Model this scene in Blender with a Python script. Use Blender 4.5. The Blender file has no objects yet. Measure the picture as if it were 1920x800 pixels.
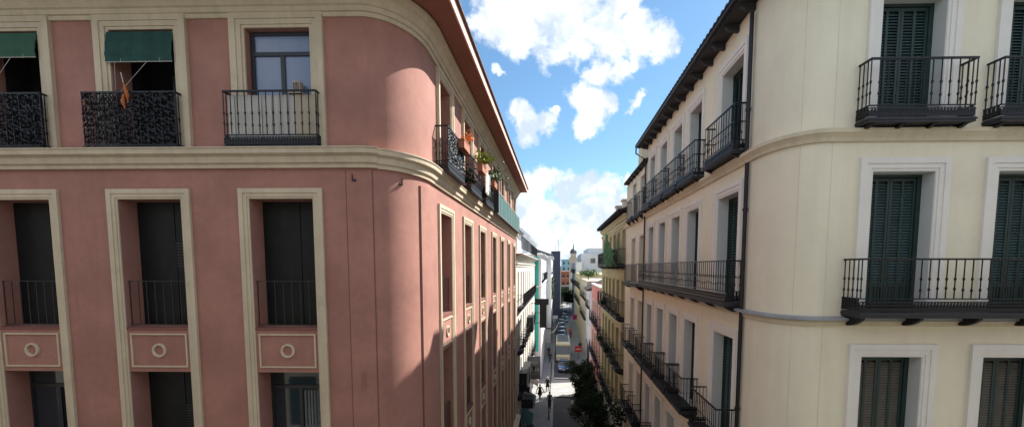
import bpy, bmesh, math, random
from mathutils import Vector, Matrix
R = math.radians
random.seed(7)
scn = bpy.context.scene
C = scn.collection

# ------------------------------------------------------------------ camera
CAMH = 15.2
cd = bpy.data.cameras.new('camera'); cam = bpy.data.objects.new('camera', cd); C.objects.link(cam)
cam.location = (0, 0, CAMH)
cam.rotation_euler = (R(90) - 0.0784, 0, 0.0827)
cd.sensor_width = 36; cd.lens = 15.0
cd.shift_x = -(978 - 960) / 1920; cd.shift_y = (562.4 - 400) / 1920
cd.clip_start = 0.1; cd.clip_end = 6000
scn.camera = cam

# ------------------------------------------------------------------ light
SUN_AZ = math.atan2(0.77, 0.64); SUN_EL = R(42)
sd = Vector((math.sin(SUN_AZ) * math.cos(SUN_EL), math.cos(SUN_AZ) * math.cos(SUN_EL), math.sin(SUN_EL)))
sl = bpy.data.lights.new('sun', 'SUN'); sl.energy = 5.0; sl.angle = R(0.5); sl.color = (1.0, 0.95, 0.87)
so = bpy.data.objects.new('sun', sl); C.objects.link(so)
so.rotation_euler = (-sd).to_track_quat('-Z', 'Y').to_euler(); so.location = (40, 20, 60)

w = bpy.data.worlds.new('World'); scn.world = w; w.use_nodes = True
nt = w.node_tree; N = nt.nodes; Lk = nt.links
N.clear()
out = N.new('ShaderNodeOutputWorld')
sky = N.new('ShaderNodeTexSky'); sky.sky_type = 'NISHITA'; sky.sun_disc = False
sky.sun_elevation = SUN_EL; sky.sun_rotation = SUN_AZ; sky.air_density = 1.0; sky.dust_density = 0.3; sky.ozone_density = 2.2
SKY_S = 0.074
bg = N.new('ShaderNodeBackground'); bg.inputs[1].default_value = SKY_S
tint = N.new('ShaderNodeMix'); tint.data_type = 'RGBA'; tint.blend_type = 'MULTIPLY'; tint.inputs['Factor'].default_value = 1; tint.inputs['B'].default_value = (.80, 1.02, 1.06, 1)
Lk.new(sky.outputs[0], tint.inputs['A']); Lk.new(tint.outputs['Result'], bg.inputs[0])
tc = N.new('ShaderNodeTexCoord')
def wn(t, **k):
    n = N.new(t)
    for a, b in k.items(): setattr(n, a, b)
    return n
def vnoise(scale, detail, rough, vec):
    n = wn('ShaderNodeTexNoise'); n.inputs['Scale'].default_value = scale; n.inputs['Detail'].default_value = detail
    n.inputs['Roughness'].default_value = rough; Lk.new(vec, n.inputs['Vector']); return n
def wmath(op, a, b=None, c=None):
    n = wn('ShaderNodeMath', operation=op)
    for i, v in enumerate((a, b, c)):
        if v is None: continue
        if isinstance(v, (int, float)): n.inputs[i].default_value = v
        else: Lk.new(v, n.inputs[i])
    return n.outputs[0]
dirv = tc.outputs['Generated']
wv = vnoise(14, 7, 0.62, dirv)
sub = wn('ShaderNodeVectorMath', operation='SUBTRACT'); Lk.new(wv.outputs['Color'], sub.inputs[0]); sub.inputs[1].default_value = (.5, .5, .5)
sca = wn('ShaderNodeVectorMath', operation='SCALE'); Lk.new(sub.outputs[0], sca.inputs[0]); sca.inputs['Scale'].default_value = 0.09
add = wn('ShaderNodeVectorMath', operation='ADD'); Lk.new(dirv, add.inputs[0]); Lk.new(sca.outputs[0], add.inputs[1])
# cloud banks: (azimuth degrees right of the street axis, elevation degrees, angular radius degrees)
CLOUDS = [(-9.7, 28.3, 2.0), (-6.7, 28.9, 3.7), (-2.6, 28.9, 4.0), (1.5, 28.0, 3.9), (5.6, 27.3, 3.5), (9.5, 26.5, 2.8), (12.7, 25.8, 2.0), (14.8, 25.3, 0.9), (-6.0, 32.9, 5.1), (2.1, 32.8, 5.4), (7.8, 30.5, 2.9), (-4.9, 26.1, 1.8), (-0.5, 25.5, 1.7), (5.1, 23.0, 1.8), (7.3, 23.4, 1.7), (8.9, 23.9, 1.0), (2.6, 20.6, 2.0), (4.3, 19.4, 2.8), (3.6, 17.4, 1.9), (6.7, 19.8, 1.4), (-5.2, 19.2, 1.8), (-4.3, 17.3, 2.1), (-2.2, 17.7, 1.6), (-1.1, 19.0, 0.7), (10.1, 20.0, 1.1), (-8.0, 23.5, 0.6), (-4.2, 10.5, 2.0), (-1.8, 10.8, 2.3), (1.0, 10.5, 2.3), (3.8, 10.1, 2.3), (6.5, 10.2, 1.8), (-3.2, 7.3, 3.3), (1.0, 6.6, 3.8), (4.5, 6.3, 3.4), (7.2, 7.4, 2.0), (9.1, 10.7, 0.8), (-1.8, 3.5, 3.6), (2.5, 3.1, 3.6), (5.9, 3.4, 3.1), (-6.0, 8.3, 2.3), (-7.4, 4.2, 4.0), (9.3, 3.4, 3.5), (0.4, -0.0, 4.8), (7.4, -0.0, 4.7), (-6.0, -0.0, 4.8)]
mask = None
for az, el, rad in CLOUDS:
    c = (math.sin(R(az)) * math.cos(R(el)), math.cos(R(az)) * math.cos(R(el)), math.sin(R(el)))
    d = wn('ShaderNodeVectorMath', operation='DISTANCE'); Lk.new(add.outputs[0], d.inputs[0]); d.inputs[1].default_value = c
    m = wmath('MULTIPLY_ADD', d.outputs['Value'], -1.0 / math.radians(rad), 1.0)
    mask = m if mask is None else wmath('SMOOTH_MAX', mask, m, 0.06)
# unseen clouds over the rest of the sky, thickened to brighten the shaded walls
rest = vnoise(2.6, 8, 0.58, dirv)
sepd = wn('ShaderNodeSeparateXYZ'); Lk.new(dirv, sepd.inputs[0])
away = wmath('MULTIPLY_ADD', sepd.outputs['Y'], -1.6, 0.75)      # zero in the modelled sector
r2 = wmath('MINIMUM', wmath('MULTIPLY_ADD', rest.outputs['Fac'], 5.0, -2.2), away)
mask = wmath('MAXIMUM', mask, r2)
fine = vnoise(30, 6, 0.6, dirv)
mask2 = wmath('ADD', mask, wmath('MULTIPLY_ADD', fine.outputs['Fac'], 1.3, -0.65))
cov = wn('ShaderNodeMapRange', interpolation_type='SMOOTHSTEP'); Lk.new(mask2, cov.inputs[0])
cov.inputs[1].default_value = -0.12; cov.inputs[2].default_value = 0.46
shade = vnoise(13, 5, 0.55, add.outputs[0])
sh = wn('ShaderNodeMapRange'); Lk.new(shade.outputs['Fac'], sh.inputs[0]); sh.inputs[1].default_value = 0.42; sh.inputs[2].default_value = 0.62
cmix = wn('ShaderNodeMix', data_type='RGBA'); Lk.new(sh.outputs[0], cmix.inputs['Factor'])
cmix.inputs['A'].default_value = (0.95, 0.97, 1.0, 1); cmix.inputs['B'].default_value = (0.56, 0.65, 0.77, 1)
cb = N.new('ShaderNodeBackground'); Lk.new(cmix.outputs['Result'], cb.inputs[0]); cb.inputs[1].default_value = 0.61
CLOUD_BG = cb
ms = N.new('ShaderNodeMixShader'); Lk.new(wmath('MULTIPLY', cov.outputs[0], 0.96), ms.inputs[0])
Lk.new(bg.outputs[0], ms.inputs[1]); Lk.new(cb.outputs[0], ms.inputs[2]); Lk.new(ms.outputs[0], out.inputs[0])

scn.view_settings.view_transform = 'Standard'; scn.view_settings.look = 'None'
scn.view_settings.gamma = 1; scn.view_settings.exposure = 1.12; scn.view_settings.use_curve_mapping = False
scn.cycles.max_bounces = 12; scn.cycles.diffuse_bounces = 9

# ------------------------------------------------------------------ materials
def mat(name, col, rough=0.8, var=0.12, vscale=1.5, streak=0.0, bump=0.0, bscale=60, metal=0.0, spec=0.5, stain=None, coat=0.0):
    m = bpy.data.materials.new(name); m.use_nodes = True
    t = m.node_tree; p = t.nodes['Principled BSDF']
    p.inputs['Roughness'].default_value = rough; p.inputs['Metallic'].default_value = metal
    p.inputs['Specular IOR Level'].default_value = spec; p.inputs['Coat Weight'].default_value = coat
    tcn = t.nodes.new('ShaderNodeTexCoord')
    def noise(s, det=6, rg=0.6, sc=None):
        n = t.nodes.new('ShaderNodeTexNoise'); n.inputs['Scale'].default_value = s; n.inputs['Detail'].default_value = det; n.inputs['Roughness'].default_value = rg
        if sc:
            mp = t.nodes.new('ShaderNodeMapping'); mp.inputs['Scale'].default_value = sc
            t.links.new(tcn.outputs['Object'], mp.inputs[0]); t.links.new(mp.outputs[0], n.inputs['Vector'])
        else: t.links.new(tcn.outputs['Object'], n.inputs['Vector'])
        return n.outputs['Fac']
    def mr(v, a, b, c, d):
        n = t.nodes.new('ShaderNodeMapRange'); t.links.new(v, n.inputs[0])
        for i, x in enumerate((a, b, c, d)): n.inputs[i + 1].default_value = x
        return n.outputs[0]
    def mul(a, b):
        n = t.nodes.new('ShaderNodeMath'); n.operation = 'MULTIPLY'; t.links.new(a, n.inputs[0]); t.links.new(b, n.inputs[1]); return n.outputs[0]
    f = mr(noise(vscale), .3, .7, 1 - var, 1 + var)
    if var > 0: f = mul(f, mr(noise(vscale * 9), .3, .7, 1 - var * .4, 1 + var * .4))
    if streak > 0: f = mul(f, mr(noise(1.0, 5, .6, (5, 5, .35)), .45, .75, 1.0, 1 - streak))
    hs = t.nodes.new('ShaderNodeHueSaturation'); hs.inputs['Color'].default_value = (*col, 1)
    t.links.new(f, hs.inputs['Value'])
    c = hs.outputs[0]
    if stain:
        mx = t.nodes.new('ShaderNodeMix'); mx.data_type = 'RGBA'; mx.inputs['B'].default_value = (*stain[0], 1)
        t.links.new(c, mx.inputs['A']); t.links.new(mr(noise(stain[1], 8, .65), stain[2], stain[2] + .16, 0, stain[3]), mx.inputs['Factor']); c = mx.outputs['Result']
    t.links.new(c, p.inputs['Base Color'])
    if bump > 0:
        b = t.nodes.new('ShaderNodeBump'); b.inputs['Strength'].default_value = bump; b.inputs['Distance'].default_value = 0.01
        t.links.new(noise(bscale, 4), b.inputs['Height']); t.links.new(b.outputs[0], p.inputs['Normal'])
    return m
def glass(name, tint=(.02, .03, .04), rough=.04):
    m = mat(name, tint, rough, 0, spec=.8); return m

M = dict(
 pink=mat('pink_stucco', (.36, .175, .14), .9, .16, .8, .07, .35, 70, stain=((.26, .125, .105), .9, .56, .6)),
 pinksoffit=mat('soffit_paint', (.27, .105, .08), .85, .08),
 pinktrim=mat('pink_fascia', (.66, .42, .36), .85, .06),
 cream=mat('cream_stone', (.57, .48, .35), .85, .08, 2.2, .16, .3, 50, stain=((.30, .25, .18), 3.0, .62, .5)),
 yellow=mat('cream_stucco', (.78, .73, .58), .9, .05, .5, .06, .3, 70, stain=((.66, .60, .48), .7, .56, .4)),
 white=mat('white_plaster', (.75, .73, .69), .8, .04, 2, .05, .15, 60),
 jamb=mat('jamb_plaster', (.62, .63, .62), .85, .04, 2),
 courses=mat('string_course', (.62, .55, .40), .85, .07, 1.5, .15, .2, 60),
 greycourse=mat('lead_course', (.30, .31, .34), .6, .1, 3),
 green=mat('green_shutter_paint', (.012, .034, .032), .5, .25, 4, .2),
 tanslat=mat('weathered_slat_paint', (.13, .12, .10), .6, .2, 6, .2),
 greenlt=mat('green_slat_paint', (.050, .095, .100), .5, .25, 6, .2),
 iron=mat('black_iron', (.008, .008, .012), .45, .2, 8, metal=.3),
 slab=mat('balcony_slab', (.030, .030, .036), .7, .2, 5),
 dark=mat('dark_wood', (.010, .012, .013), .5, .3, 3, .3, spec=.25),
 darkroom=mat('dark_interior', (.006, .006, .008), .9, 0),
 winframe=mat('dark_window_frame', (.020, .022, .028), .4, .1, 5),
 glass=glass('window_glass'),
 blueglass=mat('sky_curtain_glass', (.16, .21, .34), .12, .06, 3, .1, spec=.8),  # blue sky reflection and pale curtain both put into the pane colour
 curtain=mat('curtain_cloth', (.45, .47, .52), .95, .1, 6, .2),
 canvas=mat('beige_canvas', (.44, .37, .28), .9, .1, 3, .2),
 canvasgrey=mat('grey_canvas', (.50, .48, .44), .9, .08, 3, .2),
 awning=mat('green_awning', (.013, .062, .052), .9, .18, 5, .35),
 awning2=mat('pale_green_awning', (.03, .095, .06), .9, .12, 5, .15),
 tile=mat('roof_tile', (.15, .085, .065), .85, .3, 5, 0, .4, 30),
 tiledark=mat('dark_roof_tile', (.05, .042, .042), .85, .3, 5, 0, .4, 30),
 gutter=mat('dark_gutter', (.020, .020, .028), .4, .15, 3, metal=.5),
 olive=mat('olive_stucco', (.50, .45, .27), .9, .10, .6, .25, .3, 40),
 rose=mat('rose_stucco', (.62, .24, .21), .9, .08, .6, .15),
 offwhite=mat('offwhite_stucco', (.62, .59, .53), .9, .06, .5, .15),
 brightwhite=mat('bright_white_stucco', (.70, .71, .73), .85, .05, .5, .1),
 teal=mat('turquoise_paint', (.05, .52, .44), .8, .06, .8, .1),
 navy=mat('navy_cladding', (.035, .042, .075), .6, .2, 1),
 brick=mat('orange_brick', (.36, .13, .07), .9, .2, 1.5),
 bluepanel=mat('pale_blue_panels', (.20, .36, .45), .6, .1, .5),
 greywall=mat('pale_grey_render', (.58, .60, .63), .9, .08, .4, .15),
 bouncerender=mat('bounce_wall_render', (.32, .29, .25), .9, .1, .5, .2),  # tone set by how much light it bounces onto the fronts
 beige=mat('beige_render', (.50, .43, .34), .9, .1, .5, .2),
 slate=mat('slate_roof', (.06, .07, .085), .6, .2, 2),
 asphalt=mat('asphalt', (.055, .056, .060), .85, .2, .7, 0, .4, 50, stain=((.035, .035, .038), 1.2, .55, .8)),
 paving=mat('granite_paving', (.20, .205, .21), .8, .12, .8, 0, .3, 30, stain=((.12, .12, .12), 1.0, .55, .7)),
 sunpatchpaving=mat('sun_patch_concrete', (.31, .31, .30), .85, .10, .8, 0, .3, 30, stain=((.3, .3, .29), 1.0, .55, .6)),  # concrete made paler to put the sunlit patch into its colour
 kerb=mat('granite_kerb', (.30, .30, .29), .8, .1, 3),
 paint=mat('road_paint', (.75, .75, .73), .7, .1, 4),
 bark=mat('bark', (.07, .05, .035), .95, .3, 8, 0, .5, 30),
 leaf=mat('dark_leaves', (.018, .034, .015), .8, .5, 3, spec=.1),
 leaf2=mat('ivy_leaves', (.07, .13, .03), .6, .4, 3),
 flower=mat('white_flowers', (.75, .74, .74), .7, .1, 6),
 flagcloth=mat('flag_cloth', (.42, .12, .03), .85, .25, 10),
 orange=mat('orange_cloth', (.75, .22, .03), .8, .15, 10),
 red=mat('red_paint', (.40, .02, .02), .5, .1, 5),
 magenta=mat('magenta_paint', (.35, .01, .12), .5, .1, 5),
 greennet=mat('green_netting', (.05, .17, .08), .9, .2, 4, .4),
 greenpanel=mat('green_screen_panel', (.05, .13, .11), .5, .15, 3),
 blackpanel=mat('black_sign_panel', (.008, .009, .011), .5, .1, 3),
 greysign=mat('grey_sign_panel', (.16, .17, .19), .6, .08, 3),
 signwhite=mat('sign_white', (.7, .7, .7), .6, 0),
 terracotta=mat('terracotta_planter', (.38, .15, .09), .85, .15, 5),
 carblue=mat('blue_car_paint', (.03, .08, .22), .3, .03, 2, coat=1),
 carsilver=mat('silver_car_paint', (.42, .43, .45), .3, .03, 2, metal=.4, coat=1),
 carblack=mat('black_car_paint', (.015, .016, .02), .25, .03, 2, coat=1),
 carwhite=mat('white_car_paint', (.72, .72, .70), .35, .03, 2, coat=1),
 creampaint=mat('cream_van_paint', (.52, .48, .30), .4, .05, 2, coat=.6),
 tyre=mat('tyre_rubber', (.015, .015, .015), .9, .1, 9),
 rim=mat('alloy_rim', (.35, .35, .36), .35, .1, 5, metal=.8),
 lamp=mat('lamp_lens', (.75, .75, .78), .15, 0),
 skin=mat('skin', (.45, .27, .19), .6, .05, 9),
 hair=mat('dark_hair', (.03, .02, .015), .7, .2, 20),
 hairgrey=mat('white_hair', (.6, .58, .55), .7, .1, 20),
 coatblack=mat('black_coat', (.012, .013, .016), .9, .2, 9),
 coatblue=mat('slate_jacket', (.03, .035, .05), .9, .2, 9),
 trousers=mat('dark_trousers', (.02, .022, .03), .9, .2, 9),
 bag=mat('brown_bag', (.12, .06, .03), .7, .2, 9),
 hill=mat('far_hill', (.12, .15, .16), .95, .2, .01),
)

# ------------------------------------------------------------------ mesh helpers
ORG = {}
class MB:
    def __init__(s): s.v = []; s.f = []
    def quad(s, *p):
        b = len(s.v); s.v += [tuple(q) for q in p]; s.f.append(tuple(range(b, b + len(p))))
    def box(s, x0, x1, y0, y1, z0, z1):
        s.hexa([(x0, y0, z0), (x1, y0, z0), (x1, y1, z0), (x0, y1, z0), (x0, y0, z1), (x1, y0, z1), (x1, y1, z1), (x0, y1, z1)]); return s
    def hexa(s, p):
        b = len(s.v); s.v += [tuple(q) for q in p]
        for q in ((0, 3, 2, 1), (4, 5, 6, 7), (0, 1, 5, 4), (1, 2, 6, 5), (2, 3, 7, 6), (3, 0, 4, 7)): s.f.append(tuple(b + i for i in q))
    def loft(s, rings, cap=True):
        b = len(s.v); n = len(rings[0])
        for r in rings: s.v += [tuple(q) for q in r]
        for i in range(len(rings) - 1):
            for j in range(n):
                k = (j + 1) % n
                s.f.append((b + i * n + j, b + i * n + k, b + (i + 1) * n + k, b + (i + 1) * n + j))
        if cap:
            s.f.append(tuple(b + j for j in reversed(range(n)))); s.f.append(tuple(b + (len(rings) - 1) * n + j for j in range(n)))
        return s
    def tube(s, pts, r, seg=6, cap=True):
        pts = [Vector(p) for p in pts]; rs = r if isinstance(r, (list, tuple)) else [r] * len(pts)
        rings = []
        for i, p in enumerate(pts):
            d = (pts[min(i + 1, len(pts) - 1)] - pts[max(i - 1, 0)])
            d = d.normalized() if d.length > 1e-9 else Vector((0, 0, 1))
            a = Vector((0, 0, 1)) if abs(d.z) < .9 else Vector((1, 0, 0))
            u = d.cross(a).normalized(); v = d.cross(u)
            rings.append([p + (u * math.cos(2 * math.pi * k / seg) + v * math.sin(2 * math.pi * k / seg)) * rs[i] for k in range(seg)])
        return s.loft(rings, cap)
    # path space -------------------------------------------------
    def pbox(s, P, s0, s1, n0, n1, z0, z1):
        return s.sweep(P, s0, s1, [(n0, z0), (n1, z0), (n1, z1), (n0, z1)])
    def sweep(s, P, s0, s1, prof):
        if s1 < s0: s0, s1 = s1, s0
        return s.loft([[P(q, n, z) for n, z in prof] for q in P.brk(s0, s1)])
    def build(s, name, m, parent=None, recalc=True, smooth=False):
        me = bpy.data.meshes.new(name)
        o = ORG.get(parent.name, Vector((0, 0, 0))) if parent else Vector((0, 0, 0))
        me.from_pydata([(a - o.x, b - o.y, c - o.z) for a, b, c in s.v], [], s.f)
        if recalc:
            bm = bmesh.new(); bm.from_mesh(me); bmesh.ops.recalc_face_normals(bm, faces=bm.faces); bm.to_mesh(me); bm.free()
        if isinstance(m, str): m = M[m]
        me.materials.append(m)
        if smooth:
            for p in me.polygons: p.use_smooth = True
        ob = bpy.data.objects.new(name, me); C.objects.link(ob)
        if parent: ob.parent = parent; ORG[ob.name] = o
        return ob
def tag(o, label=None, cat=None, group=None, kind=None):
    if label: o['label'] = label
    if cat: o['category'] = cat
    if group: o['group'] = group
    if kind: o['kind'] = kind
    return o
def thing(name, loc, label, cat, group=None):
    o = bpy.data.objects.new(name, None); C.objects.link(o); o.location = loc; o.empty_display_size = .3
    ORG[o.name] = Vector(loc)
    return tag(o, label, cat, group)
def children(o): return [c for c in o.children]
def copy_tree(o, parent=None):
    c = o.copy(); C.objects.link(c)
    if parent: c.parent = parent
    for ch in children(o): copy_tree(ch, c)
    return c
class Path:
    """street line of a building in plan; outward is to the right of travel"""
    def __init__(s, pts):
        s.p = [Vector(q) for q in pts]; s.c = [0.0]
        for a, b in zip(s.p, s.p[1:]): s.c.append(s.c[-1] + (b - a).length)
        s.sn = []
        for a, b in zip(s.p, s.p[1:]):
            d = (b - a).normalized(); s.sn.append(Vector((d.y, -d.x)))
        s.vn = []
        for i in range(len(s.p)):
            if i == 0: s.vn.append(s.sn[0])
            elif i == len(s.p) - 1: s.vn.append(s.sn[-1])
            else:
                m = (s.sn[i - 1] + s.sn[i]).normalized(); s.vn.append(m / max(.3, m.dot(s.sn[i])))
    def __call__(s, q, n, z):
        q = min(max(q, 0), s.c[-1])
        for i, c in enumerate(s.c):
            if abs(q - c) < 1e-4: b = s.p[i] + s.vn[i] * n; return (b.x, b.y, z)
        i = max(k for k in range(len(s.c) - 1) if s.c[k] < q)
        t = (q - s.c[i]) / (s.c[i + 1] - s.c[i]); b = s.p[i].lerp(s.p[i + 1], t) + s.sn[i] * n
        return (b.x, b.y, z)
    def brk(s, a, b): return [a] + [c for c in s.c if a + 1e-4 < c < b - 1e-4] + [b]
    def atx(s, x, rng):            # path distance of the point with this x (searched between vertices rng)
        i = rng; a, b = s.p[i], s.p[i + 1]; return s.c[i] + (x - a.x) / (b.x - a.x) * (s.c[i + 1] - s.c[i])
    def aty(s, y, i):
        a, b = s.p[i], s.p[i + 1]; return s.c[i] + (y - a.y) / (b.y - a.y) * (s.c[i + 1] - s.c[i])
def facade(mb, P, s0, s1, z0, z1, holes, depth):
    ss = sorted(set([round(q, 4) for q in P.brk(s0, s1)] + [round(q, 4) for h in holes for q in h[:2]]))
    zz = sorted(set([z0, z1] + [round(q, 4) for h in holes for q in h[2:4]]))
    for a, b in zip(ss, ss[1:]):
        for c, d in zip(zz, zz[1:]):
            ms_, mz = (a + b) / 2, (c + d) / 2
            if any(h[0] < ms_ < h[1] and h[2] < mz < h[3] for h in holes): continue
            mb.quad(P(a, 0, c), P(b, 0, c), P(b, 0, d), P(a, 0, d))
    for a, b, c, d in [h[:4] for h in holes]:
        D = -depth
        mb.quad(P(a, 0, c), P(a, D, c), P(a, D, d), P(a, 0, d)); mb.quad(P(b, 0, c), P(b, D, c), P(b, D, d), P(b, 0, d))
        mb.quad(P(a, 0, c), P(b, 0, c), P(b, D, c), P(a, D, c)); mb.quad(P(a, 0, d), P(b, 0, d), P(b, D, d), P(a, D, d))
def merge(ob):
    bm = bmesh.new(); bm.from_mesh(ob.data); bmesh.ops.remove_doubles(bm, verts=bm.verts, dist=1e-4)
    bmesh.ops.recalc_face_normals(bm, faces=bm.faces); bm.to_mesh(ob.data); bm.free()
def surround(P, a, b, z0, z1, w, prot, top=True, bottom=False):
    """stepped moulding round an opening: outer band, inner bead"""
    mb = MB()
    steps = [(0.0, .45, prot), (.45, .8, prot * .7), (.8, 1.0, prot * .4)]
    for f0, f1, pr in steps:
        o0, o1 = w * (1 - f0), w * (1 - f1)
        mb.pbox(P, a - o0, a - o1, 0, pr, z0, z1 + (o0 if top else 0)); mb.pbox(P, b + o1, b + o0, 0, pr, z0, z1 + (o0 if top else 0))
        if top: mb.pbox(P, a - o1, b + o1, 0, pr, z1 + o1, z1 + o0)
    return mb
def curl(mb, P, s, z, r, n, th=.006, flip=1):
    pts = []
    for k in range(8):
        a = k / 7 * 2 * math.pi * 1.15; rr = r * (1 - .6 * k / 7)
        pts.append(P(s + flip * math.cos(a) * rr, n, z + math.sin(a) * rr))
    mb.tube(pts, th, 3, False)
def railing(P, a, b, z0, h, proj, sp=.145, band=.2, ornate=False, th=.011, knots=True, sides=True, lowrail=True, mid=False):
    mb = MB(); z1 = z0 + h
    def rail(z, t):
        mb.pbox(P, a, b, proj - t, proj, z - t * .5, z + t * .5)
        if sides:
            for q in (a, b - t): mb.pbox(P, q, q + t, 0, proj - t, z - t * .5, z + t * .5)
    rail(z1, .032); 
    if lowrail: rail(z0 + band, .02)
    rail(z0 + .03, .02)
    if band > .05: rail(z0 + band * .5, .03); rail(z0 + .06, .05)
    if mid: rail(z0 + h * .6, .02)
    zb = z0 + (0.03 if band < .05 else band)
    pos = []
    nb = max(2, int(round((b - a) / sp)))
    for i in range(nb + 1): pos.append((a + th + (b - a - 2 * th) * i / nb, proj - .012))
    if sides:
        ns = max(1, int(round(proj / sp * 1.4)))
        for i in range(ns):
            for q in (a + th, b - th): pos.append((q, (proj - .02) * (i + .3) / ns))
    for q, n in pos:
        x, y, _ = P(q, n, 0)
        mb.box(x - th / 1.6, x + th / 1.6, y - th / 1.6, y + th / 1.6, zb, z1)
        if knots:
            for zk in (zb + (z1 - zb) * .5, zb + (z1 - zb) * .24 + .02 * math.sin(q * 50)):
                mb.box(x - th * 1.15, x + th * 1.15, y - th * 1.15, y + th * 1.15, zk - .022, zk + .022)
    if band > .05:      # pierced iron band
        k = 0; q = a + .03
        while q < b - .02:
            for zz in (z0 + band * .28, z0 + band * .62):
                curl(mb, P, q, zz, .045, proj - .01, .013, 1 if k % 2 else -1); k += 1
            q += .056
        if sides:
            for q in (a + .01, b - .01):
                for i in range(max(2, int(proj / .07))):
                    x0 = P(q, .03 + i * .07, 0); 
                    mb.box(x0[0] - .012, x0[0] + .012, x0[1] - .02, x0[1] + .02, z0 + .03, z0 + band)
    if ornate:
        q = a + .05; rnd = random.Random(int(a * 100))
        while q < b - .03:
            zz = zb + .04
            while zz < z1 - .04:
                curl(mb, P, q + rnd.uniform(-.015, .015), zz + rnd.uniform(-.02, .02), rnd.uniform(.035, .06), proj - .012 + rnd.uniform(-.02, .015), .0095, rnd.choice((-1, 1)))
                zz += .060
            q += .056
    return mb
def bracket(P, s, z, proj, h=.16, w=.07):
    mb = MB(); prof = []
    for k in range(9):
        t = k / 8; prof.append((proj * .92 * t, z - h + h * .8 * t * t - .02 * math.sin(t * 3.1)))
    prof += [(proj * .92, z), (0, z)]
    mb.loft([[P(s - w / 2, n, q) for n, q in prof], [P(s + w / 2, n, q) for n, q in prof]]); return mb
def balcony(P, a, b, z, proj, parent, h=1.02, slab='slab', th=.10, nbr=3, brh=.15, **k):
    mb = MB(); mb.pbox(P, a, b, 0.002, proj + .02, z - th, z); mb.pbox(P, a - .015, b + .015, 0.002, proj + .035, z - th * .55, z - th * .25)
    o = mb.build('balcony', slab, parent)
    railing(P, a, b, z, h, proj, **k).build('railing', 'iron', o)
    for i in range(nbr):
        q = a + .1 + (b - a - .2) * i / max(1, nbr - 1)
        bracket(P, q, z - th, proj, brh).build('bracket', 'iron', o)
    return o
def shutter_window(P, a, b, z0, z1, n, parent, m='green', m2='greenlt', cols=2, slat=.05, leaves=2, open_=0.0):
    mb = MB(); fw = .05
    mb.pbox(P, a - .01, a + fw, n - .08, n, z0, z1); mb.pbox(P, b - fw * 1.6, b + .01, n - .08, n, z0, z1); mb.pbox(P, a + fw, b - fw * 1.6, n - .08, n, z1 - fw, z1 + .01)
    o = mb.build('window', m, parent)
    MB().pbox(P, a + fw, b - fw * 1.6, n - .09, n - .066, z0, z1 - fw).build('backing', 'dark', o)  # near-black sheet stands in for the shade between slats
    A, B = a + fw, b - fw * 1.6; lw = (B - A) / leaves
    for l in range(leaves):
        la = A + l * lw + .004; lb = la + lw - .008
        fr = MB(); st = .045; N0, N1 = n - .062, n - .022
        zp = z0 + (z1 - z0) * .20
        cw = (lb - la - st * (cols + 1)) / cols
        for c in range(cols + 1): q = la + c * (cw + st); fr.pbox(P, q, q + st, N0, N1, z0 + .01, z1 - fw - .01)
        for c in range(cols):
            q = la + st + c * (cw + st)
            for zr in (z0 + .01, zp, z1 - fw - .07): fr.pbox(P, q, q + cw, N0, N1, zr, zr + .06)
            nb = 3
            for k in range(nb):
                fr.pbox(P, q + cw * k / nb + .006, q + cw * (k + 1) / nb - .006, N0 + .01, N1 - .012, z0 + .07, zp)
        so_ = fr.build('shutter', m, o)
        sl_ = MB(); zz = zp + .085
        while zz < z1 - fw - .09:
            for c in range(cols):
                q = la + st + c * (cw + st)
                sl_.loft([[P(q, N0 + .004, zz + .020), P(q, N1 - .004, zz - .012), P(q, N1 - .004, zz - .006), P(q, N0 + .004, zz + .026)],
                          [P(q + cw, N0 + .004, zz + .020), P(q + cw, N1 - .004, zz - .012), P(q + cw, N1 - .004, zz - .006), P(q + cw, N0 + .004, zz + .026)]])
            zz += slat
        sl_.build('shutter', m2, o)['label'] = 'louvre slats of the green shutter'
    return o
def plain_window(P, a, b, z0, z1, n, parent, fm='winframe', gm='glass', mull=1, transom=None, curtain=None):
    mb = MB(); f = .05
    mb.pbox(P, a - .01, a + f, n - .06, n, z0, z1); mb.pbox(P, b - f, b + .01, n - .06, n, z0, z1)
    mb.pbox(P, a + f, b - f, n - .06, n, z1 - f, z1 + .01); mb.pbox(P, a + f, b - f, n - .06, n, z0 - .01, z0 + f)
    if transom: mb.pbox(P, a + f, b - f, n - .06, n + .003, transom - .035, transom + .035)
    top = transom - .035 if transom else z1 - f
    for k in range(1, mull + 1):
        q = a + (b - a) * k / (mull + 1); mb.pbox(P, q - .04, q + .04, n - .06, n - .002, z0 + f, top)
    o = mb.build('window', fm, parent)
    for k in range(mull + 1):
        qa = a + (b - a) * k / (mull + 1) + .03; qb = a + (b - a) * (k + 1) / (mull + 1) - .03
        MB().pbox(P, qa, qb, n - .05, n - .035, z0 + .02, top + .01).build('pane', gm, o)
    if transom: MB().pbox(P, a + .02, b - .02, n - .05, n - .035, transom, z1 - .01).build('pane', gm, o)
    return o
def corrugated(mb, P, s0, s1, n0, z0, n1, z1, pitch=.24, amp=.045, inner=None):
    """tiled roof slope rising inwards; rows of barrel tiles"""
    q = s0; rings = []
    k = 0
    while q <= s1 + 1e-6:
        a = amp * (0 if k % 4 == 0 else (.75 if k % 4 in (1, 3) else 1)) 
        p0 = P(q, n0, z0 + a); 
        p1 = inner(q, z1 + a) if inner else P(q, n1, z1 + a)
        rings.append((p0, p1)); q += pitch / 4; k += 1
    for (a0, a1), (b0, b1) in zip(rings, rings[1:]):
        mb.quad(a0, b0, b1, a1)
        mb.quad((a0[0], a0[1], z0 - .02), (b0[0], b0[1], z0 - .02), b0, a0)

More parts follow.
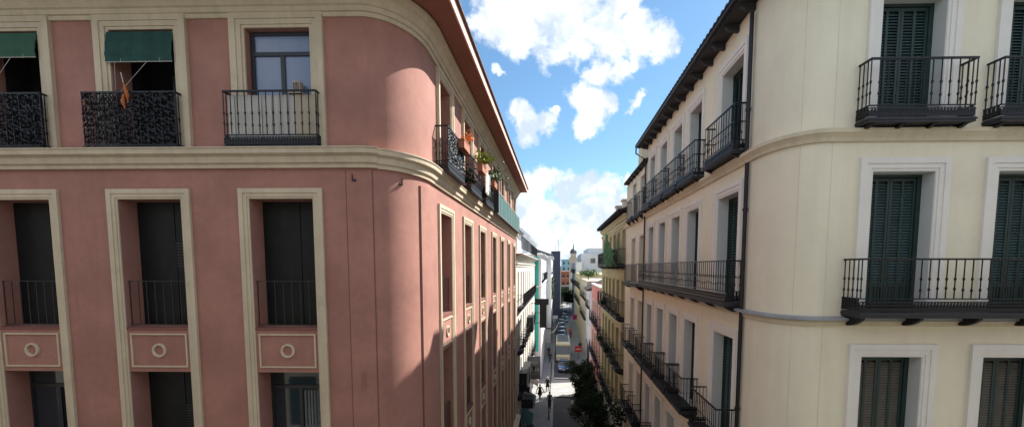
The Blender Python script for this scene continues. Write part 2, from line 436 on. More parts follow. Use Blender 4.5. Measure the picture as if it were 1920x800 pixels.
# ------------------------------------------------------------------ ground
tag(MB().box(-1500, 1500, -600, 3000, -1.2, -.16).build('ground', 'asphalt'), kind='structure')
tag(MB().box(-.35, 2.35, 12, 210, -.1, 0.0).build('road', 'asphalt'), kind='structure')
tag(MB().box(-80, 80, -9, 6.2, -.1, 0.0).build('cross_road', 'asphalt'), kind='structure')
mb = MB()
mb.box(-80, -.55, 6.4, 12, -.1, .12); mb.box(2.55, 80, 6.4, 9.5, -.1, .12)
tag(mb.build('near_pavement', 'paving'), kind='structure')
mb = MB(); mb.box(-3.2, -.55, 12, 130, -.1, .12); tag(mb.build('left_pavement', 'paving'), kind='structure')
mb = MB(); mb.box(2.55, 4.3, 9.5, 52, -.1, .12); mb.box(2.55, 5.3, 64, 200, -.1, .12); tag(mb.build('right_pavement', 'paving'), kind='structure')
mb = MB()
for y0, y1 in ((12, 130),): mb.box(-.55, -.35, y0, y1, -.1, .13)
for y0, y1 in ((12, 52), (64, 200)): mb.box(2.35, 2.55, y0, y1, -.1, .13)
tag(mb.build('kerb', 'kerb'), kind='structure')
tag(MB().box(2.35, 90, 52, 64, -.1, -.004).build('side_street', 'paving'), kind='structure')
tag(MB().box(-3.2, 2.35, 49.0, 56.5, .121, .125).build('raised_crossing', 'sunpatchpaving'), kind='structure')  # slab colour carries the pool of sun across the street
mb = MB()
for i in range(5): mb.box(2.7 + i * .62, 3.1 + i * .62, 52.3, 54.3, 0, .006)
mb.box(-.3, 1.6, 57.5, 57.9, .001, .006); mb.box(.4, 1.5, 51.2, 51.5, .126, .130)
tag(mb.build('road_markings', 'paint'), kind='structure')
tag(MB().box(-.52, -.32, 12, 49, .131, .134).build('gutter_line', 'kerb'), kind='structure')

# ------------------------------------------------------------------ pink building (left corner)
K = .0583
def LFy(x): return 8.4 + K * (x + 2.65)
XS = -2.93
pts = [(-19, LFy(-19)), (-3.9, LFy(-3.9))]
for k in range(1, 72):
    a = math.pi / 2 * k / 72
    pts.append((-3.9 + (XS + 3.9) * math.sin(a), 9.75 - (9.75 - LFy(-3.9)) * math.cos(a)))
pts += [(XS, 9.75), (XS, 30.7)]
PL = Path(pts); LFI = 0; LSI = len(pts) - 2
fx = lambda x: PL.atx(x, LFI)
fy = lambda y: PL.aty(y, LSI)
SEND = PL.c[-1]
pb = thing('pink_building', (-8, 12, 0), 'large pink stucco corner building with cream mouldings and a rounded corner, left of the street', 'building')
FB = [(-16.9 + 2.70 * 0, ), ]
front = [(-6.15, -4.86), (-8.84, -7.54), (-11.53, -10.25), (-14.23, -12.95), (-16.93, -15.65)]
side = [10.62, 13.37, 16.12, 19.2, 22.1, 25.2, 28.35]; SW = 1.12
bays = [(fx(a), fx(b)) for a, b in front] + [(fy(y), fy(y) + SW) for y in side]
up = [(fx(a + .07), fx(b + .06)) for a, b in front] + [(fy(y), fy(y) + SW) for y in side]
LV = [(13.95, 16.55), (10.45, 13.03), (6.95, 9.53)]
holes = []
for a, b in bays:
    for z0, z1 in LV: holes.append((a, b, z0, z1))
for a, b in up: holes.append((a, b, 17.55, 19.80))
gf = [(fy(y) - .2, fy(y) + SW + .3, .35, 3.5) for y in side] + [(fx(a), fx(b), .35, 3.5) for a, b in front]
holes += gf
D = .42
mb = MB(); facade(mb, PL, 0, SEND, 0, 20.45, holes, D)
x0, y0, _ = PL(0, 0, 0)
mb.quad((x0, y0, 0), (x0, 30.7, 0), (x0, 30.7, 20.45), (x0, y0, 20.45)); mb.quad((x0, 30.7, 0), (XS, 30.7, 0), (XS, 30.7, 20.45), (x0, 30.7, 20.45))
wallp = mb.build('wall', 'pink', pb); merge(wallp)
# floors inside so that rooms are dark
# pilaster strips and seams at the corner
mb = MB()
sA, sB = PL.c[56], PL.c[LSI] + .42
mb.pbox(PL, sA, sB, 0, .035, 4.3, 16.95); mb.build('corner_strip', 'pink', pb)
mb = MB()
for x in (-4.19,): mb.pbox(PL, fx(x) - .006, fx(x) + .006, 0, .004, 4.3, 17.1)
q = PL.c[12]; mb.pbox(PL, q - .008, q + .008, 0, .008, 4.3, 17.1)
q = sA - .01; mb.pbox(PL, q - .016, q, 0, .02, 4.3, 16.95)
mb.build('joint', mat('joint_shadow_gap', (.16, .08, .07), .95, .1), pb)
for x in (-4.02,):
    m_ = MB(); q = fx(x); m_.pbox(PL, q - .04, q - .03, 0, .02, 16.92, 17.02); m_.pbox(PL, q - .04, q + .04, 0, .03, 16.89, 16.92); m_.build('wall_hook', 'gutter', pb)
q = PL.c[36]; m_ = MB(); m_.pbox(PL, q + .03, q + .04, 0, .02, 16.90, 17.02); m_.pbox(PL, q - .04, q + .04, 0, .03, 16.87, 16.90); m_.build('wall_hook', 'gutter', pb)
q = fx(-3.94); m_ = MB()
for dq in (-.035, .03): m_.pbox(PL, q + dq, q + dq + .008, 0, .012, 12.65, 13.05)
m_.pbox(PL, q - .035, q + .038, 0, .012, 12.64, 12.65); m_.pbox(PL, q - .035, q + .038, 0, .012, 13.05, 13.06); m_.build('wall_vent', 'pink', pb)
# tall surrounds, panels with rings
for i, (a, b) in enumerate(bays):
    sr = surround(PL, a, b, 4.45, 16.55, .20, .055).build('window_surround', 'cream', pb)
    for z0 in (13.03, 9.53):
        zc0, zc1 = z0 + .10, z0 + .80; f = .028
        m_ = MB(); ia, ib = a + .07, b - .05
        m_.pbox(PL, ia, ib, 0, .03, zc1 - f, zc1); m_.pbox(PL, ia, ib, 0, .03, zc0, zc0 + f)
        m_.pbox(PL, ia, ia + f, 0, .028, zc0 + f, zc1 - f); m_.pbox(PL, ib - f, ib, 0, .028, zc0 + f, zc1 - f)
        po = m_.build('panel_moulding', 'cream', pb)
        m_ = MB(); cs, cz = (ia + ib) / 2, (zc0 + zc1) / 2
        ring = []
        for k in range(24):
            t = 2 * math.pi * k / 24
            ring.append([PL(cs + math.cos(t) * r, n, cz + math.sin(t) * r) for r, n in ((.145, .001), (.14, .04), (.108, .04), (.10, .001))])
        ring.append(ring[0]); m_.loft(ring, False); m_.build('ring_moulding', 'cream', po, smooth=False)
# dark windows in the bays
for i, (a, b) in enumerate(bays):
    for j, (z0, z1) in enumerate(LV):
        if j == 0 or (j == 1 and i in (1, 3)):
            m_ = MB(); m_.pbox(PL, a - .01, b + .01, -D - .05, -D, z0, z1)
            o = m_.build('window', 'dark', pb)
            m_ = MB()
            for f0, f1, dn in ((0, .30, .012), (.30, .62, .03), (.62, 1, .018)):
                m_.pbox(PL, a + (b - a) * f0 + .004, a + (b - a) * f1 - .004, -D, -D + dn, z0 + .03, z1 - .03)
            sh_ = m_.build('shutter', 'dark', o)
            if i in (1, 2, 5):
                m_ = MB()
                for k in range(9): m_.pbox(PL, a + .62 * (b - a), a + .76 * (b - a), -D + .024, -D + .034, z0 + 1.25 + .06 * k, z0 + 1.275 + .06 * k)
                m_.build('vent', 'winframe', o)
        else:
            plain_window(PL, a, b, z0, z1, -D, pb, mull=1, transom=z1 - .42)
            m_ = MB(); pr = []
            nn = 24
            for k in range(nn): pr.append((a + .55 * (b - a) + (b - a) * .40 * k / nn, -D - .09 + .02 * math.sin(k * 1.9)))
            for (u0, n0), (u1, n1) in zip(pr, pr[1:]): m_.quad(PL(u0, n0 + .06, z0), PL(u1, n1 + .06, z0), PL(u1, n1 + .06, z1 - .5), PL(u0, n0 + .06, z1 - .5))
            c_ = m_.build('curtain', mat('net_curtain', (.22, .24, .25), .9, .2, 8, .3) if i == 0 and j == 1 else M['dark'], pb)
        # thin balcony rail in the recess
        m_ = MB(); zt = z0 + .96
        m_.pbox(PL, a, b, -.10, -.085, zt - .012, zt); m_.pbox(PL, a, b, -.10, -.085, z0 + .05, z0 + .062)
        nb = 8
        for k in range(nb):
            u = a + .03 + (b - a - .06) * k / (nb - 1); x, y, _ = PL(u, -.092, 0); m_.box(x - .006, x + .006, y - .006, y + .006, z0 + .05, zt)
        m_.build('railing', 'winframe', pb)
        MB().pbox(PL, a, b, -.12, .02, z0 - .045, z0 + .005).build('sill', mat('sill_paint', (.20, .08, .065), .9) if (i, j) == (0, 0) else bpy.data.materials['sill_paint'], pb)
for a, b, z0, z1 in gf: plain_window(PL, a, b, z0, z1, -.3, pb, mull=1, transom=2.7)
# shopfront ledge
MB().sweep(PL, 0, SEND, [(0, 4.1), (.28, 4.1), (.34, 4.2), (.34, 4.28), (0, 4.4)]).build('ledge', 'cream', pb)
# upper floor windows
for i, (a, b) in enumerate(up):
    surround(PL, a, b, 17.5, 19.80, .27 if i < 5 else .2, .08, top=True).build('window_surround', 'cream', pb)
    if i == 0:
        plain_window(PL, a + .04, b - .02, 17.55, 19.78, -.12, pb, gm='blueglass', mull=1, transom=19.38)
        m_ = MB(); m_.pbox(PL, a - .01, b + .01, -.30, -.26, 17.55, 19.8); m_.build('curtain', 'curtain', pb)
    elif i < 5:
        m_ = MB(); m_.pbox(PL, a - .01, b + .01, -.95, -.9, 17.5, 19.85); m_.pbox(PL, a - .02, a, -.9, -.42, 17.5, 19.85); m_.pbox(PL, b, b + .02, -.9, -.42, 17.5, 19.85)
        m_.pbox(PL, a, b, -.9, -.42, 19.8, 19.85)
        o = m_.build('window', 'darkroom', pb)
        plain_window(PL, a + .72, b - .02, 17.6, 19.2, -.6, pb, gm='blueglass', mull=1)
    else:
        plain_window(PL, a, b, 17.55, 19.78, -.3, pb, mull=1, transom=19.3)
# awnings (rolled-out green canvas)
for i in (1, 2):
    a, b = up[i]; m_ = MB(); prof = []
    zb = 19.17 if i == 1 else 19.28
    for k in range(9):
        t = k / 8; prof.append((.02 + .07 * math.sin(t * 1.9) + .008 * math.sin(t * 19), 19.76 - (19.76 - zb) * t))
    prof2 = [(n + .012, z) for n, z in prof]
    full = prof + prof2[::-1]
    m_.sweep(PL, a - .03, b + .0, full)
    aw = m_.build('awning', 'awning' if i == 1 else 'awning2', pb)
    m_ = MB()
    for q in (a + .28, b - .24): m_.tube([PL(q, .03, 19.76), PL(q, .10, zb - .0), PL(q, .09, zb - .02)], .005, 4)
    m_.tube([PL(a + .15, .09, zb), PL(a + .07, .05, 18.3)], .004, 4); m_.tube([PL(b - .5, .09, zb), PL(a + .06, .05, 18.5)], .005, 4)
    m_.tube([PL(a - .03, .09, zb), PL(b, .09, zb)], .010, 6)
    m_.build('cord', 'canvasgrey', aw)
# cornices
def cprof(k=1.0, z=17.14): return [(0, z), (.07 * k, z), (.08 * k, z + .07), (.12 * k, z + .085), (.13 * k, z + .10), (.15 * k, z + .20), (.22 * k, z + .24), (.235 * k, z + .245), (.25 * k, z + .33), (.27 * k, z + .34), (.27 * k, z + .36), (0, z + .40)]
MB().sweep(PL, 0, fx(-3.42 if False else -3.92) + .35, cprof(1.0)).build('cornice', 'cream', pb)
MB().sweep(PL, fx(-3.92) + .352, SEND + 0, cprof(.78, 17.13)).build('cornice', 'cream', pb)
MB().sweep(PL, 0, SEND, [(0, 19.98), (.05, 19.98), (.06, 20.05), (.10, 20.06), (.11, 20.14), (.15, 20.16), (.20, 20.28), (.29, 20.36), (.31, 20.37), (.31, 20.43), (0, 20.43)]).build('cornice', 'cream', pb)
# eaves: sharp-cornered overhang (soffit, fascia) and tiled roof
EX, EY0, EY1 = -2.16, 7.45, 29.6
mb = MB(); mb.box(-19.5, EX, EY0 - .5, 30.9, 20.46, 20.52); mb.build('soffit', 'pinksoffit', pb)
mb = MB(); mb.box(EX, EX + .035, EY0 - .5, 30.9, 20.42, 20.66); mb.box(-19.5, EX, EY0 - .54, EY0 - .5, 20.42, 20.66); mb.build('fascia', 'pinktrim', pb)
PR = Path([(-19.5, EY0 - .6), (EX + .09, EY0 - .6), (EX + .09, 31.0)])
mb = MB()
cs = PR.c[1]
corrugated(mb, PR, cs, PR.c[2], 0, 20.70, -8, 23.7, inner=lambda q, z: (-10.5, max(PR(q, 0, 0)[1], EY0 + 7), z))
corrugated(mb, PR, 0, cs, 0, 20.70, -8, 23.7, inner=lambda q, z: (min(PR(q, 0, 0)[0], -10.5), EY0 + 7, z))
mb.quad((-19.5, EY0 - .6, 20.67), (EX + .1, EY0 - .6, 20.67), (EX + .1, 31, 20.67), (-19.5, 31, 20.67))
mb.quad((-19.5, EY0 + 7, 23.7), (-10.5, EY0 + 7, 23.7), (-10.5, 31, 23.7), (-19.5, 31, 23.7))
mb.quad((EX + .1, 31, 20.67), (-10.5, 31, 23.7), (-19.5, 31, 23.7), (-19.5, 31, 20.67)); mb.quad((-19.5, EY0 - .6, 20.67), (-19.5, EY0 + 7, 23.7), (-19.5, 31, 23.7), (-19.5, 31, 20.67))
mb.build('roof', 'tile', pb, recalc=False)
# balconies
a, b = fx(-6.44), fx(-4.62)
balcony(PL, a, b, 17.53, .22, pb, h=1.02, nbr=0, th=.05, sp=.145, band=.2)
m_ = MB()
rr = [(a + .05 + (b - a - .5) * k / 20, .13 + .012 * math.sin(k * 2.3)) for k in range(21)]
for (u0, n0), (u1, n1) in zip(rr, rr[1:]): m_.pbox(PL, u0, u1, n0, n0 + .006, 17.62, 18.50)
o = m_.build('balcony_screen', 'canvasgrey', pb); 
m_ = MB(); m_.pbox(PL, b - .45, b - .06, .13, .14, 17.62, 18.5); m_.build('balcony_screen', 'canvas', pb)
for i, (xa, xb) in ((1, (-9.22, -7.36)), (2, (-11.9, -10.03)), (3, (-14.6, -12.73)), (4, (-17.3, -15.43))):
    balcony(PL, fx(xa), fx(xb), 17.53, .22, pb, h=1.02, nbr=0, th=.05, sp=.145 if i > 0 else .1, band=.02, ornate=True, lowrail=False)
for i, y in enumerate(side[:3]):
    a = fy(y) - .35; b = fy(y) + SW + .35
    balcony(PL, a, b, 17.53, .32, pb, h=1.02, nbr=0, th=.05, sp=.12, band=.2, ornate=(i == 0))
    m_ = MB(); m_.pbox(PL, b - .75, b - .02, .30, .48, 18.32, 18.52); m_.pbox(PL, b - .77, b, .29, .49, 18.52, 18.55); m_.build('flower_box', 'terracotta', pb)
a = fy(side[3]) - .7; b = fy(side[6]) + SW + .3
m_ = MB(); m_.pbox(PL, a, b, .002, .34, 17.48, 17.53); bo = m_.build('balcony', 'slab', pb)
railing(PL, a, b, 17.53, 1.02, .32, sp=.8, band=.02, knots=False).build('railing', 'canvasgrey', bo)
n_ = 8
for k in range(n_):
    u0 = a + (b - a) * k / n_; MB().pbox(PL, u0 + .03, u0 + (b - a) / n_ - .03, .285, .295, 17.6, 18.48).build('screen_panel', 'greenpanel', bo)
m_ = MB(); u = fy(18.4); m_.pbox(PL, u, u + .12, .02, .42, 17.5, 19.3); m_.build('balcony_divider', 'gutter', pb)

# ------------------------------------------------------------------ cream corner building (right)
XR = 4.13
def RFy(x): return 8.3 + K * (x - 4.1)
pts = [(XR, 20.6)]
pts.append((XR, 9.45)); cx = 4.85
for k in range(1, 72):
    a = math.pi / 2 * k / 72
    pts.append((cx - (cx - XR) * math.cos(a), 9.45 - (9.45 - RFy(cx)) * math.sin(a)))
pts += [(cx, RFy(cx)), (20, RFy(20))]
PC = Path(pts); CFI = len(pts) - 2
gx = lambda x: PC.atx(x, CFI)
gy = lambda y: PC.aty(y, 0)
cbd = thing('cream_building', (9, 12, 0), 'cream corner building with white window surrounds and green louvred shutters, right of the street', 'building')
cfront = [(5.68 + 2.22 * k, 6.80 + 2.22 * k) for k in range(5)]
cside = [(10.25, 11.5), (12.99, 14.1), (14.94, 15.95), (16.87, 17.88), (18.85, 19.83)]
RLV = [(17.66, 19.95), (14.30, 16.92), (10.9, 13.53), (7.4, 9.9), (.3, 3.2)]
holes = []; wl = []
for j, (z0, z1) in enumerate(RLV):
    for i, (a, b) in enumerate(cfront): holes.append((gx(a), gx(b), z0, z1)); wl.append((gx(a), gx(b), z0, z1, 'f', i, j))
    for i, (a, b) in enumerate(cside): holes.append((gy(b), gy(a), z0, z1)); wl.append((gy(b), gy(a), z0, z1, 's', i, j))
CE = PC.c[-1]; DC = .27
mb = MB(); facade(mb, PC, 0, CE, 0, 20.7, holes, DC)
mb.quad((XR, 20.6, 0), (20, 20.6, 0), (20, 20.6, 20.7), (XR, 20.6, 20.7)); mb.quad((20, 20.6, 0), (20, RFy(20), 0), (20, RFy(20), 20.7), (20, 20.6, 20.7))
merge(mb.build('wall', 'yellow', cbd))
for a, b, z0, z1, f, i, j in wl:
    if j == 4: plain_window(PC, a, b, z0, z1, -.2, cbd); continue
    w_ = .235
    surround(PC, a, b, z0 - (.0 if j < 2 else .02), z1, w_, .06).build('window_surround', 'white', cbd)
    m_ = MB()      # white lining of the reveal
    m_.pbox(PC, a, a + .012, -DC + .01, .012, z0, z1 - .012); m_.pbox(PC, b - .012, b, -DC + .01, .012, z0, z1 - .012); m_.pbox(PC, a, b, -DC + .01, .012, z1 - .012, z1)
    m_.build('window_reveal', 'jamb', cbd)
    shutter_window(PC, a + .012, b - .012, z0, z1 - .012, -DC + .03, cbd, cols=2, slat=.052 if f == 'f' else .07, m2='tanslat' if j == 2 and f == 'f' else 'greenlt')
# hidden-joint lines on the front
m_ = MB()
for q in (PC.c[48], gx(4.95)): m_.pbox(PC, q, q + .008, 0, .003, 0, 14.1); m_.pbox(PC, q, q + .008, 0, .003, 14.32, 17.45); m_.pbox(PC, q, q + .008, 0, .003, 17.7, 20.7)
m_.build('joint', mat('plaster_joint', (.64, .58, .45), .95), cbd)
# string courses
MB().sweep(PC, 0, CE, [(0, 17.44), (.05, 17.44), (.07, 17.50), (.11, 17.56), (.13, 17.58), (.13, 17.65), (0, 17.68)]).build('string_course', 'courses', cbd)
MB().sweep(PC, 0, CE, [(0, 14.10), (.04, 14.10), (.06, 14.17), (.09, 14.20), (0, 14.21)]).build('string_course', 'courses', cbd)
MB().sweep(PC, 0, CE, [(0, 14.211), (.13, 14.211), (.13, 14.26), (0, 14.28)]).build('string_course', 'greycourse', cbd)
MB().sweep(PC, 0, CE, [(0, 4.0), (.10, 4.0), (.14, 4.15), (0, 4.2)]).build('string_course', 'courses', cbd)
# balconies on the front, top row one by one, second row continuous
for i in range(5):
    balcony(PC, gx(5.33 + 2.22 * i), gx(7.13 + 2.22 * i), 17.77, .30, cbd, h=.98, nbr=4, th=.085, brh=.05, sp=.155, band=.2)
balcony(PC, gx(5.27), gx(15.6), 14.40, .45, cbd, h=.93, nbr=11, th=.10, brh=.17, sp=.145, band=.24)
# balconies on the street side
for (a, b) in cside:
    balcony(PC, gy(b + .3), gy(a - .3), 17.77, .30, cbd, h=.98, nbr=2, th=.085, brh=.07, sp=.155, band=.2, mid=True)
balcony(PC, gy(20.3), gy(9.95), 14.40, .36, cbd, h=.93, nbr=9, th=.10, brh=.12, sp=.15, band=.24, mid=True)
for z in (10.95, 7.45):
    for (a, b) in cside:
        balcony(PC, gy(b + .34), gy(a - .34), z, .48, cbd, h=.98, nbr=2, th=.1, brh=.16, sp=.13, band=.12)
    for (a, b) in cfront:
        balcony(PC, gx(a - .3), gx(b + .3), z - .9 if z < 8 else z, .3, cbd, h=.98, nbr=2, th=.1, brh=.1, sp=.155, band=.1) if z < 8 else None
# downpipes
def pipe(P, q, z0, z1, parent, r=.045, n=.07):
    x, y, _ = P(q, n, 0); m_ = MB(); m_.tube([(x, y, z0), (x, y, z1)], r, 8)
    zz = z0 + .8
    while zz < z1: m_.tube([(x, y, zz), (x, y, zz + .06)], r * 1.3, 8); zz += 2.2
    return m_.build('downpipe', 'gutter', parent, smooth=False)
pipe(PC, gy(9.75), .2, 17.42, cbd); pipe(PC, gy(9.75), 17.7, 20.5, cbd, n=.09)
# eaves with rafter ends, gutter, tiled roof
EXR = 3.72
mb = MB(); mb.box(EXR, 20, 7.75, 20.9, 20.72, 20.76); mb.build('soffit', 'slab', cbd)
k = 0; y = 9.0
while y < 20.8:
    m_ = MB(); m_.loft([[(EXR + .10, y - .05, 20.72), (EXR + .10, y - .05, 20.66), (EXR + .2, y - .05, 20.58), (XR - .003, y - .05, 20.56), (XR - .003, y - .05, 20.72)],
                        [(EXR + .10, y + .05, 20.72), (EXR + .10, y + .05, 20.66), (EXR + .2, y + .05, 20.58), (XR - .003, y + .05, 20.56), (XR - .003, y + .05, 20.72)]])
    m_.build('eave_bracket', 'slab', cbd); y += .82
x = 5.0
while x < 16:
    yy = RFy(x); MB().box(x - .05, x + .05, yy - .5, yy - .003, 20.55, 20.719).build('eave_bracket', 'slab', cbd); x += .82
m_ = MB(); m_.tube([(EXR - .04, 7.6, 20.77), (EXR - .04, 20.95, 20.77)], .05, 8); m_.tube([(EXR - .06, 20.9, 20.7), (EXR - .06, 20.9, 20.5), (XR - .08, 20.5, 20.1), (XR - .08, 20.5, .2)], .04, 6); m_.build('gutter', 'gutter', cbd)
PRR = Path([(EXR - .10, 21.0), (EXR - .10, 7.6), (20, 7.6)])
mb = MB()
corrugated(mb, PRR, 0, PRR.c[1], 0, 20.83, 0, 23.2, inner=lambda q, z: (9.5, max(PRR(q, 0, 0)[1], 13.2), z))
corrugated(mb, PRR, PRR.c[1], PRR.c[2], 0, 20.83, 0, 23.2, inner=lambda q, z: (max(PRR(q, 0, 0)[0], 9.5), 13.2, z))
mb.quad((EXR - .1, 7.6, 20.79), (20, 7.6, 20.79), (20, 21, 20.79), (EXR - .1, 21, 20.79)); mb.quad((9.5, 13.2, 23.2), (20, 13.2, 23.2), (20, 21, 23.2), (9.5, 21, 23.2))
mb.quad((EXR - .1, 21, 20.79), (20, 21, 20.79), (20, 21, 23.2), (9.5, 21, 23.2))
mb.build('roof', 'tiledark', cbd, recalc=False)
m_ = MB(); m_.box(5.2, 5.8, 16.5, 17.3, 21.2, 22.9); m_.box(5.1, 5.9, 16.4, 17.4, 22.9, 23.0); m_.build('chimney', 'courses', cbd)

# ------------------------------------------------------------------ generic street building
def street_building(name, side_, X, Y0, Y1, H, depth, wallm, floors, wins, label, group=None, wdepth=.22, balc=None, frame='white', shut='plain', cornice=None,
                    roof='tiledark', roofh=1.6, over=.4, front_wins=None, frontm=None, shopz=3.4, wpart='window'):
    """floors: [(z0,z1)], wins: [(ya,yb)], balc: {floor: ('each'|'run', proj)}"""
    if side_ == 'L': P = Path([(X - depth, Y0), (X, Y0), (X, Y1)]); c0, c1 = P.c[1], P.c[2]; sy = lambda y: c0 + (y - Y0); fr = lambda x: P.c[1] - (X - x)
    else: P = Path([(X, Y1), (X, Y0), (X + depth, Y0)]); sy = lambda y: Y1 - y; fr = lambda x: P.c[1] + (x - X)
    xc = X - depth / 2 if side_ == 'L' else X + depth / 2
    t = thing(name, (xc, (Y0 + Y1) / 2, 0), label, 'building', group)
    hl = []
    for j, (z0, z1) in enumerate(floors):
        for a, b in wins:
            u, v = sorted((sy(a), sy(b))); hl.append((u, v, z0, z1, j))
        for a, b in (front_wins or []):
            u, v = sorted((fr(a), fr(b))); hl.append((u, v, z0, z1, -1))
    mb = MB(); facade(mb, P, 0, P.c[2], 0, H, [h[:4] for h in hl], wdepth)
    xo = X - depth if side_ == 'L' else X + depth
    mb.quad((xo, Y0, 0), (xo, Y1, 0), (xo, Y1, H), (xo, Y0, H)); mb.quad((xo, Y1, 0), (X, Y1, 0), (X, Y1, H), (xo, Y1, H))
    mb.quad((xo, Y0, H), (X, Y0, H), (X, Y1, H), (xo, Y1, H))
    merge(mb.build('wall', wallm, t))
    for a, b, z0, z1, j in hl:
        if frame: surround(P, a, b, z0, z1, .13, .04).build('window_surround', frame, t)
        if shut == 'green': 
            o = MB().pbox(P, a - .01, b + .01, -wdepth - .05, -wdepth + .0, z0, z1).build('window', 'green', t)
            m_ = MB(); zz = z0 + .3
            while zz < z1 - .1: m_.pbox(P, a + .08, (a + b) / 2 - .05, -wdepth, -wdepth + .015, zz, zz + .05); m_.pbox(P, (a + b) / 2 + .05, b - .08, -wdepth, -wdepth + .015, zz, zz + .05); zz += .1
            m_.build('shutter', 'greenlt', o)
        else: plain_window(P, a, b, z0, z1, -wdepth, t)
    for j, (kind, proj) in (balc or {}).items():
        z = floors[j][0] - .02
        if kind == 'each':
            for a, b in wins:
                u, v = sorted((sy(a), sy(b))); balcony(P, u - .25, v + .25, z, proj, t, nbr=2, th=.09, sp=.16, band=.1, knots=False)
        else:
            u, v = sorted((sy(wins[0][0]), sy(wins[-1][1]))); balcony(P, u - .3, v + .3, z, proj, t, nbr=max(2, len(wins)), th=.09, sp=.16, band=.1, knots=False)
    for z, pr in (cornice or []):
        MB().sweep(P, 0, P.c[2], [(0, z), (pr * .4, z + .02), (pr * .5, z + .12), (pr, z + .2), (pr, z + .26), (0, z + .3)]).build('cornice', frontm or wallm, t)
    if shopz:
        m_ = MB()
        yy = Y0 + .6
        while yy < Y1 - 1.5:
            u, v = sorted((sy(yy), sy(min(yy + 2.0, Y1 - .3)))); m_.pbox(P, u, v, .003, .05, .2, shopz - .5); yy += 2.9
        m_.build('shopfront', 'winframe', t)
        MB().pbox(P, 0.0, P.c[2], .001, .12, shopz - .3, shopz - .05).build('shop_band', 'greysign', t)
    if roof:
        s_ = -1 if side_ == 'L' else 1
        xe = X - s_ * over; xm = X + s_ * depth * .5
        mb = MB()
        pr = Path([(xe, Y0 - .25), (xe, Y1)] if side_ == 'L' else [(xe, Y1), (xe, Y0 - .25)])
        corrugated(mb, pr, 0, pr.c[1], 0, H + .12, 0, H + roofh, pitch=.4, amp=.06, inner=lambda q, z: (xm, pr(q, 0, 0)[1], z))
        mb.quad((xe, Y0 - .25, H + .1), (xm, Y0 - .25, H + roofh), (xo, Y0 - .25, H + .1)); mb.quad((xe, Y1, H + .1), (xm, Y1, H + roofh), (xo, Y1, H + .1))
        mb.quad((xm, Y0 - .25, H + roofh), (xo, Y0 - .25, H + .1), (xo, Y1, H + .1), (xm, Y1, H + roofh))
        mb.quad((xe, Y0 - .25, H + .06), (xo, Y0 - .25, H + .06), (xo, Y1, H + .06), (xe, Y1, H + .06))
        ro = mb.build('roof', roof, t, recalc=False)
        yy = Y0 + .3
        while over > .2 and yy < Y1:
            xa, xb = sorted((xe + s_ * .03, X - s_ * .003)); MB().box(xa, xb, yy, yy + .12, H - .06, H + .058).build('rafter', 'slab', ro); yy += .9
    return t, P, sy, fr
def yrow(y0, step, n, w): return [(y0 + step * k, y0 + step * k + w) for k in range(n)]

# right: cream neighbour
tB, PB, sB_, _ = street_building('cream_townhouse', 'R', XR + .004, 20.61, 26.3, 19.95, 12, 'yellow', [(17.72, 19.6), (14.32, 16.7), (10.95, 13.5), (7.5, 9.9)],
    [(21.0, 22.0), (23.2, 24.2)], 'narrow cream house with a lower roof, joined to the cream corner building',
    balc={0: ('each', .3), 1: ('run', .36), 2: ('each', .45), 3: ('each', .45)}, shut='green', over=.22, roofh=2.2)
MB().sweep(PB, 0, PB.c[1], [(0, 17.44), (.07, 17.44), (.12, 17.58), (.12, 17.65), (0, 17.68)]).build('string_course', 'courses', tB)
m_ = MB(); m_.box(4.6, 5.3, 24.6, 25.4, 20.0, 22.0); m_.box(4.5, 5.4, 24.5, 25.5, 22.0, 22.12); m_.box(4.75, 5.15, 24.8, 25.2, 22.12, 22.5); m_.build('chimney', 'courses', tB)
# right: olive building
oy = yrow(27.0, 2.2, 6, 1.0)
tO, PO, so_, _ = street_building('olive_building', 'R', XR + .05, 26.31, 40.5, 18.5, 12, 'olive', [(15.3, 17.5), (12.0, 14.3), (8.7, 11.0), (5.4, 7.7)], oy,
    'olive yellow apartment building with long iron balconies and projecting dark eaves, beside the trees', frame='olive', balc={0: ('run', .5), 1: ('each', .5), 2: ('each', .5), 3: ('each', .5)},
    cornice=[(17.65, .12), (18.1, .25), (14.7, .1)], over=.55, roofh=1.5)
for yy in (29, 33.5, 37):
    m_ = MB(); m_.box(5.0, 5.6, yy, yy + .7, 18.6, 20.2); m_.box(4.9, 5.7, yy - .1, yy + .8, 20.2, 20.32); m_.build('chimney', 'beige', tO)
# right beyond the side street
tR, PRo, _, _ = street_building('rose_building', 'R', 4.2, 40.51, 52, 13.1, 9, 'rose', [(9.2, 11.4), (5.6, 8.0)], yrow(41.4, 2.6, 4, 1.1), 'low rose pink building with white coping next to the olive building',
    frame='white', balc={0: ('each', .4), 1: ('each', .4)}, roof=None)
MB().pbox(PRo, 0, PRo.c[2], -.3, .06, 13.1, 13.25).build('coping', 'white', tR)
m_ = MB(); m_.box(5.6, 12, 41.2, 51.5, 13.1, 13.6); m_.loft([[(5.6, y, 13.6), (12, y, 13.6), (8.8, y, 15.4)] for y in (41.2, 51.5)]); m_.build('roof', 'slate', tR)
street_building('grey_gabled_house', 'R', 5.0, 64.5, 72, 11.6, 10, 'greywall', [(9, 11), (5.8, 7.8)], yrow(65.5, 3, 2, 1.2), 'pale grey gabled house with dark pitched roof behind the rose pink building', roofh=2.6, over=.5, balc={0: ('each', .4)}, frame=None, shopz=3.2)
street_building('beige_building', 'R', 5.0, 72.1, 90, 12.8, 9, 'beige', [(9.6, 11.6), (6.2, 8.2), (3.4, 5.3)], yrow(74, 3, 5, 1.2), 'beige building with plants on its roof terrace, beyond the grey gabled house', roof=None, balc={0: ('each', .4), 1: ('each', .4)}, frame=None, shopz=0)
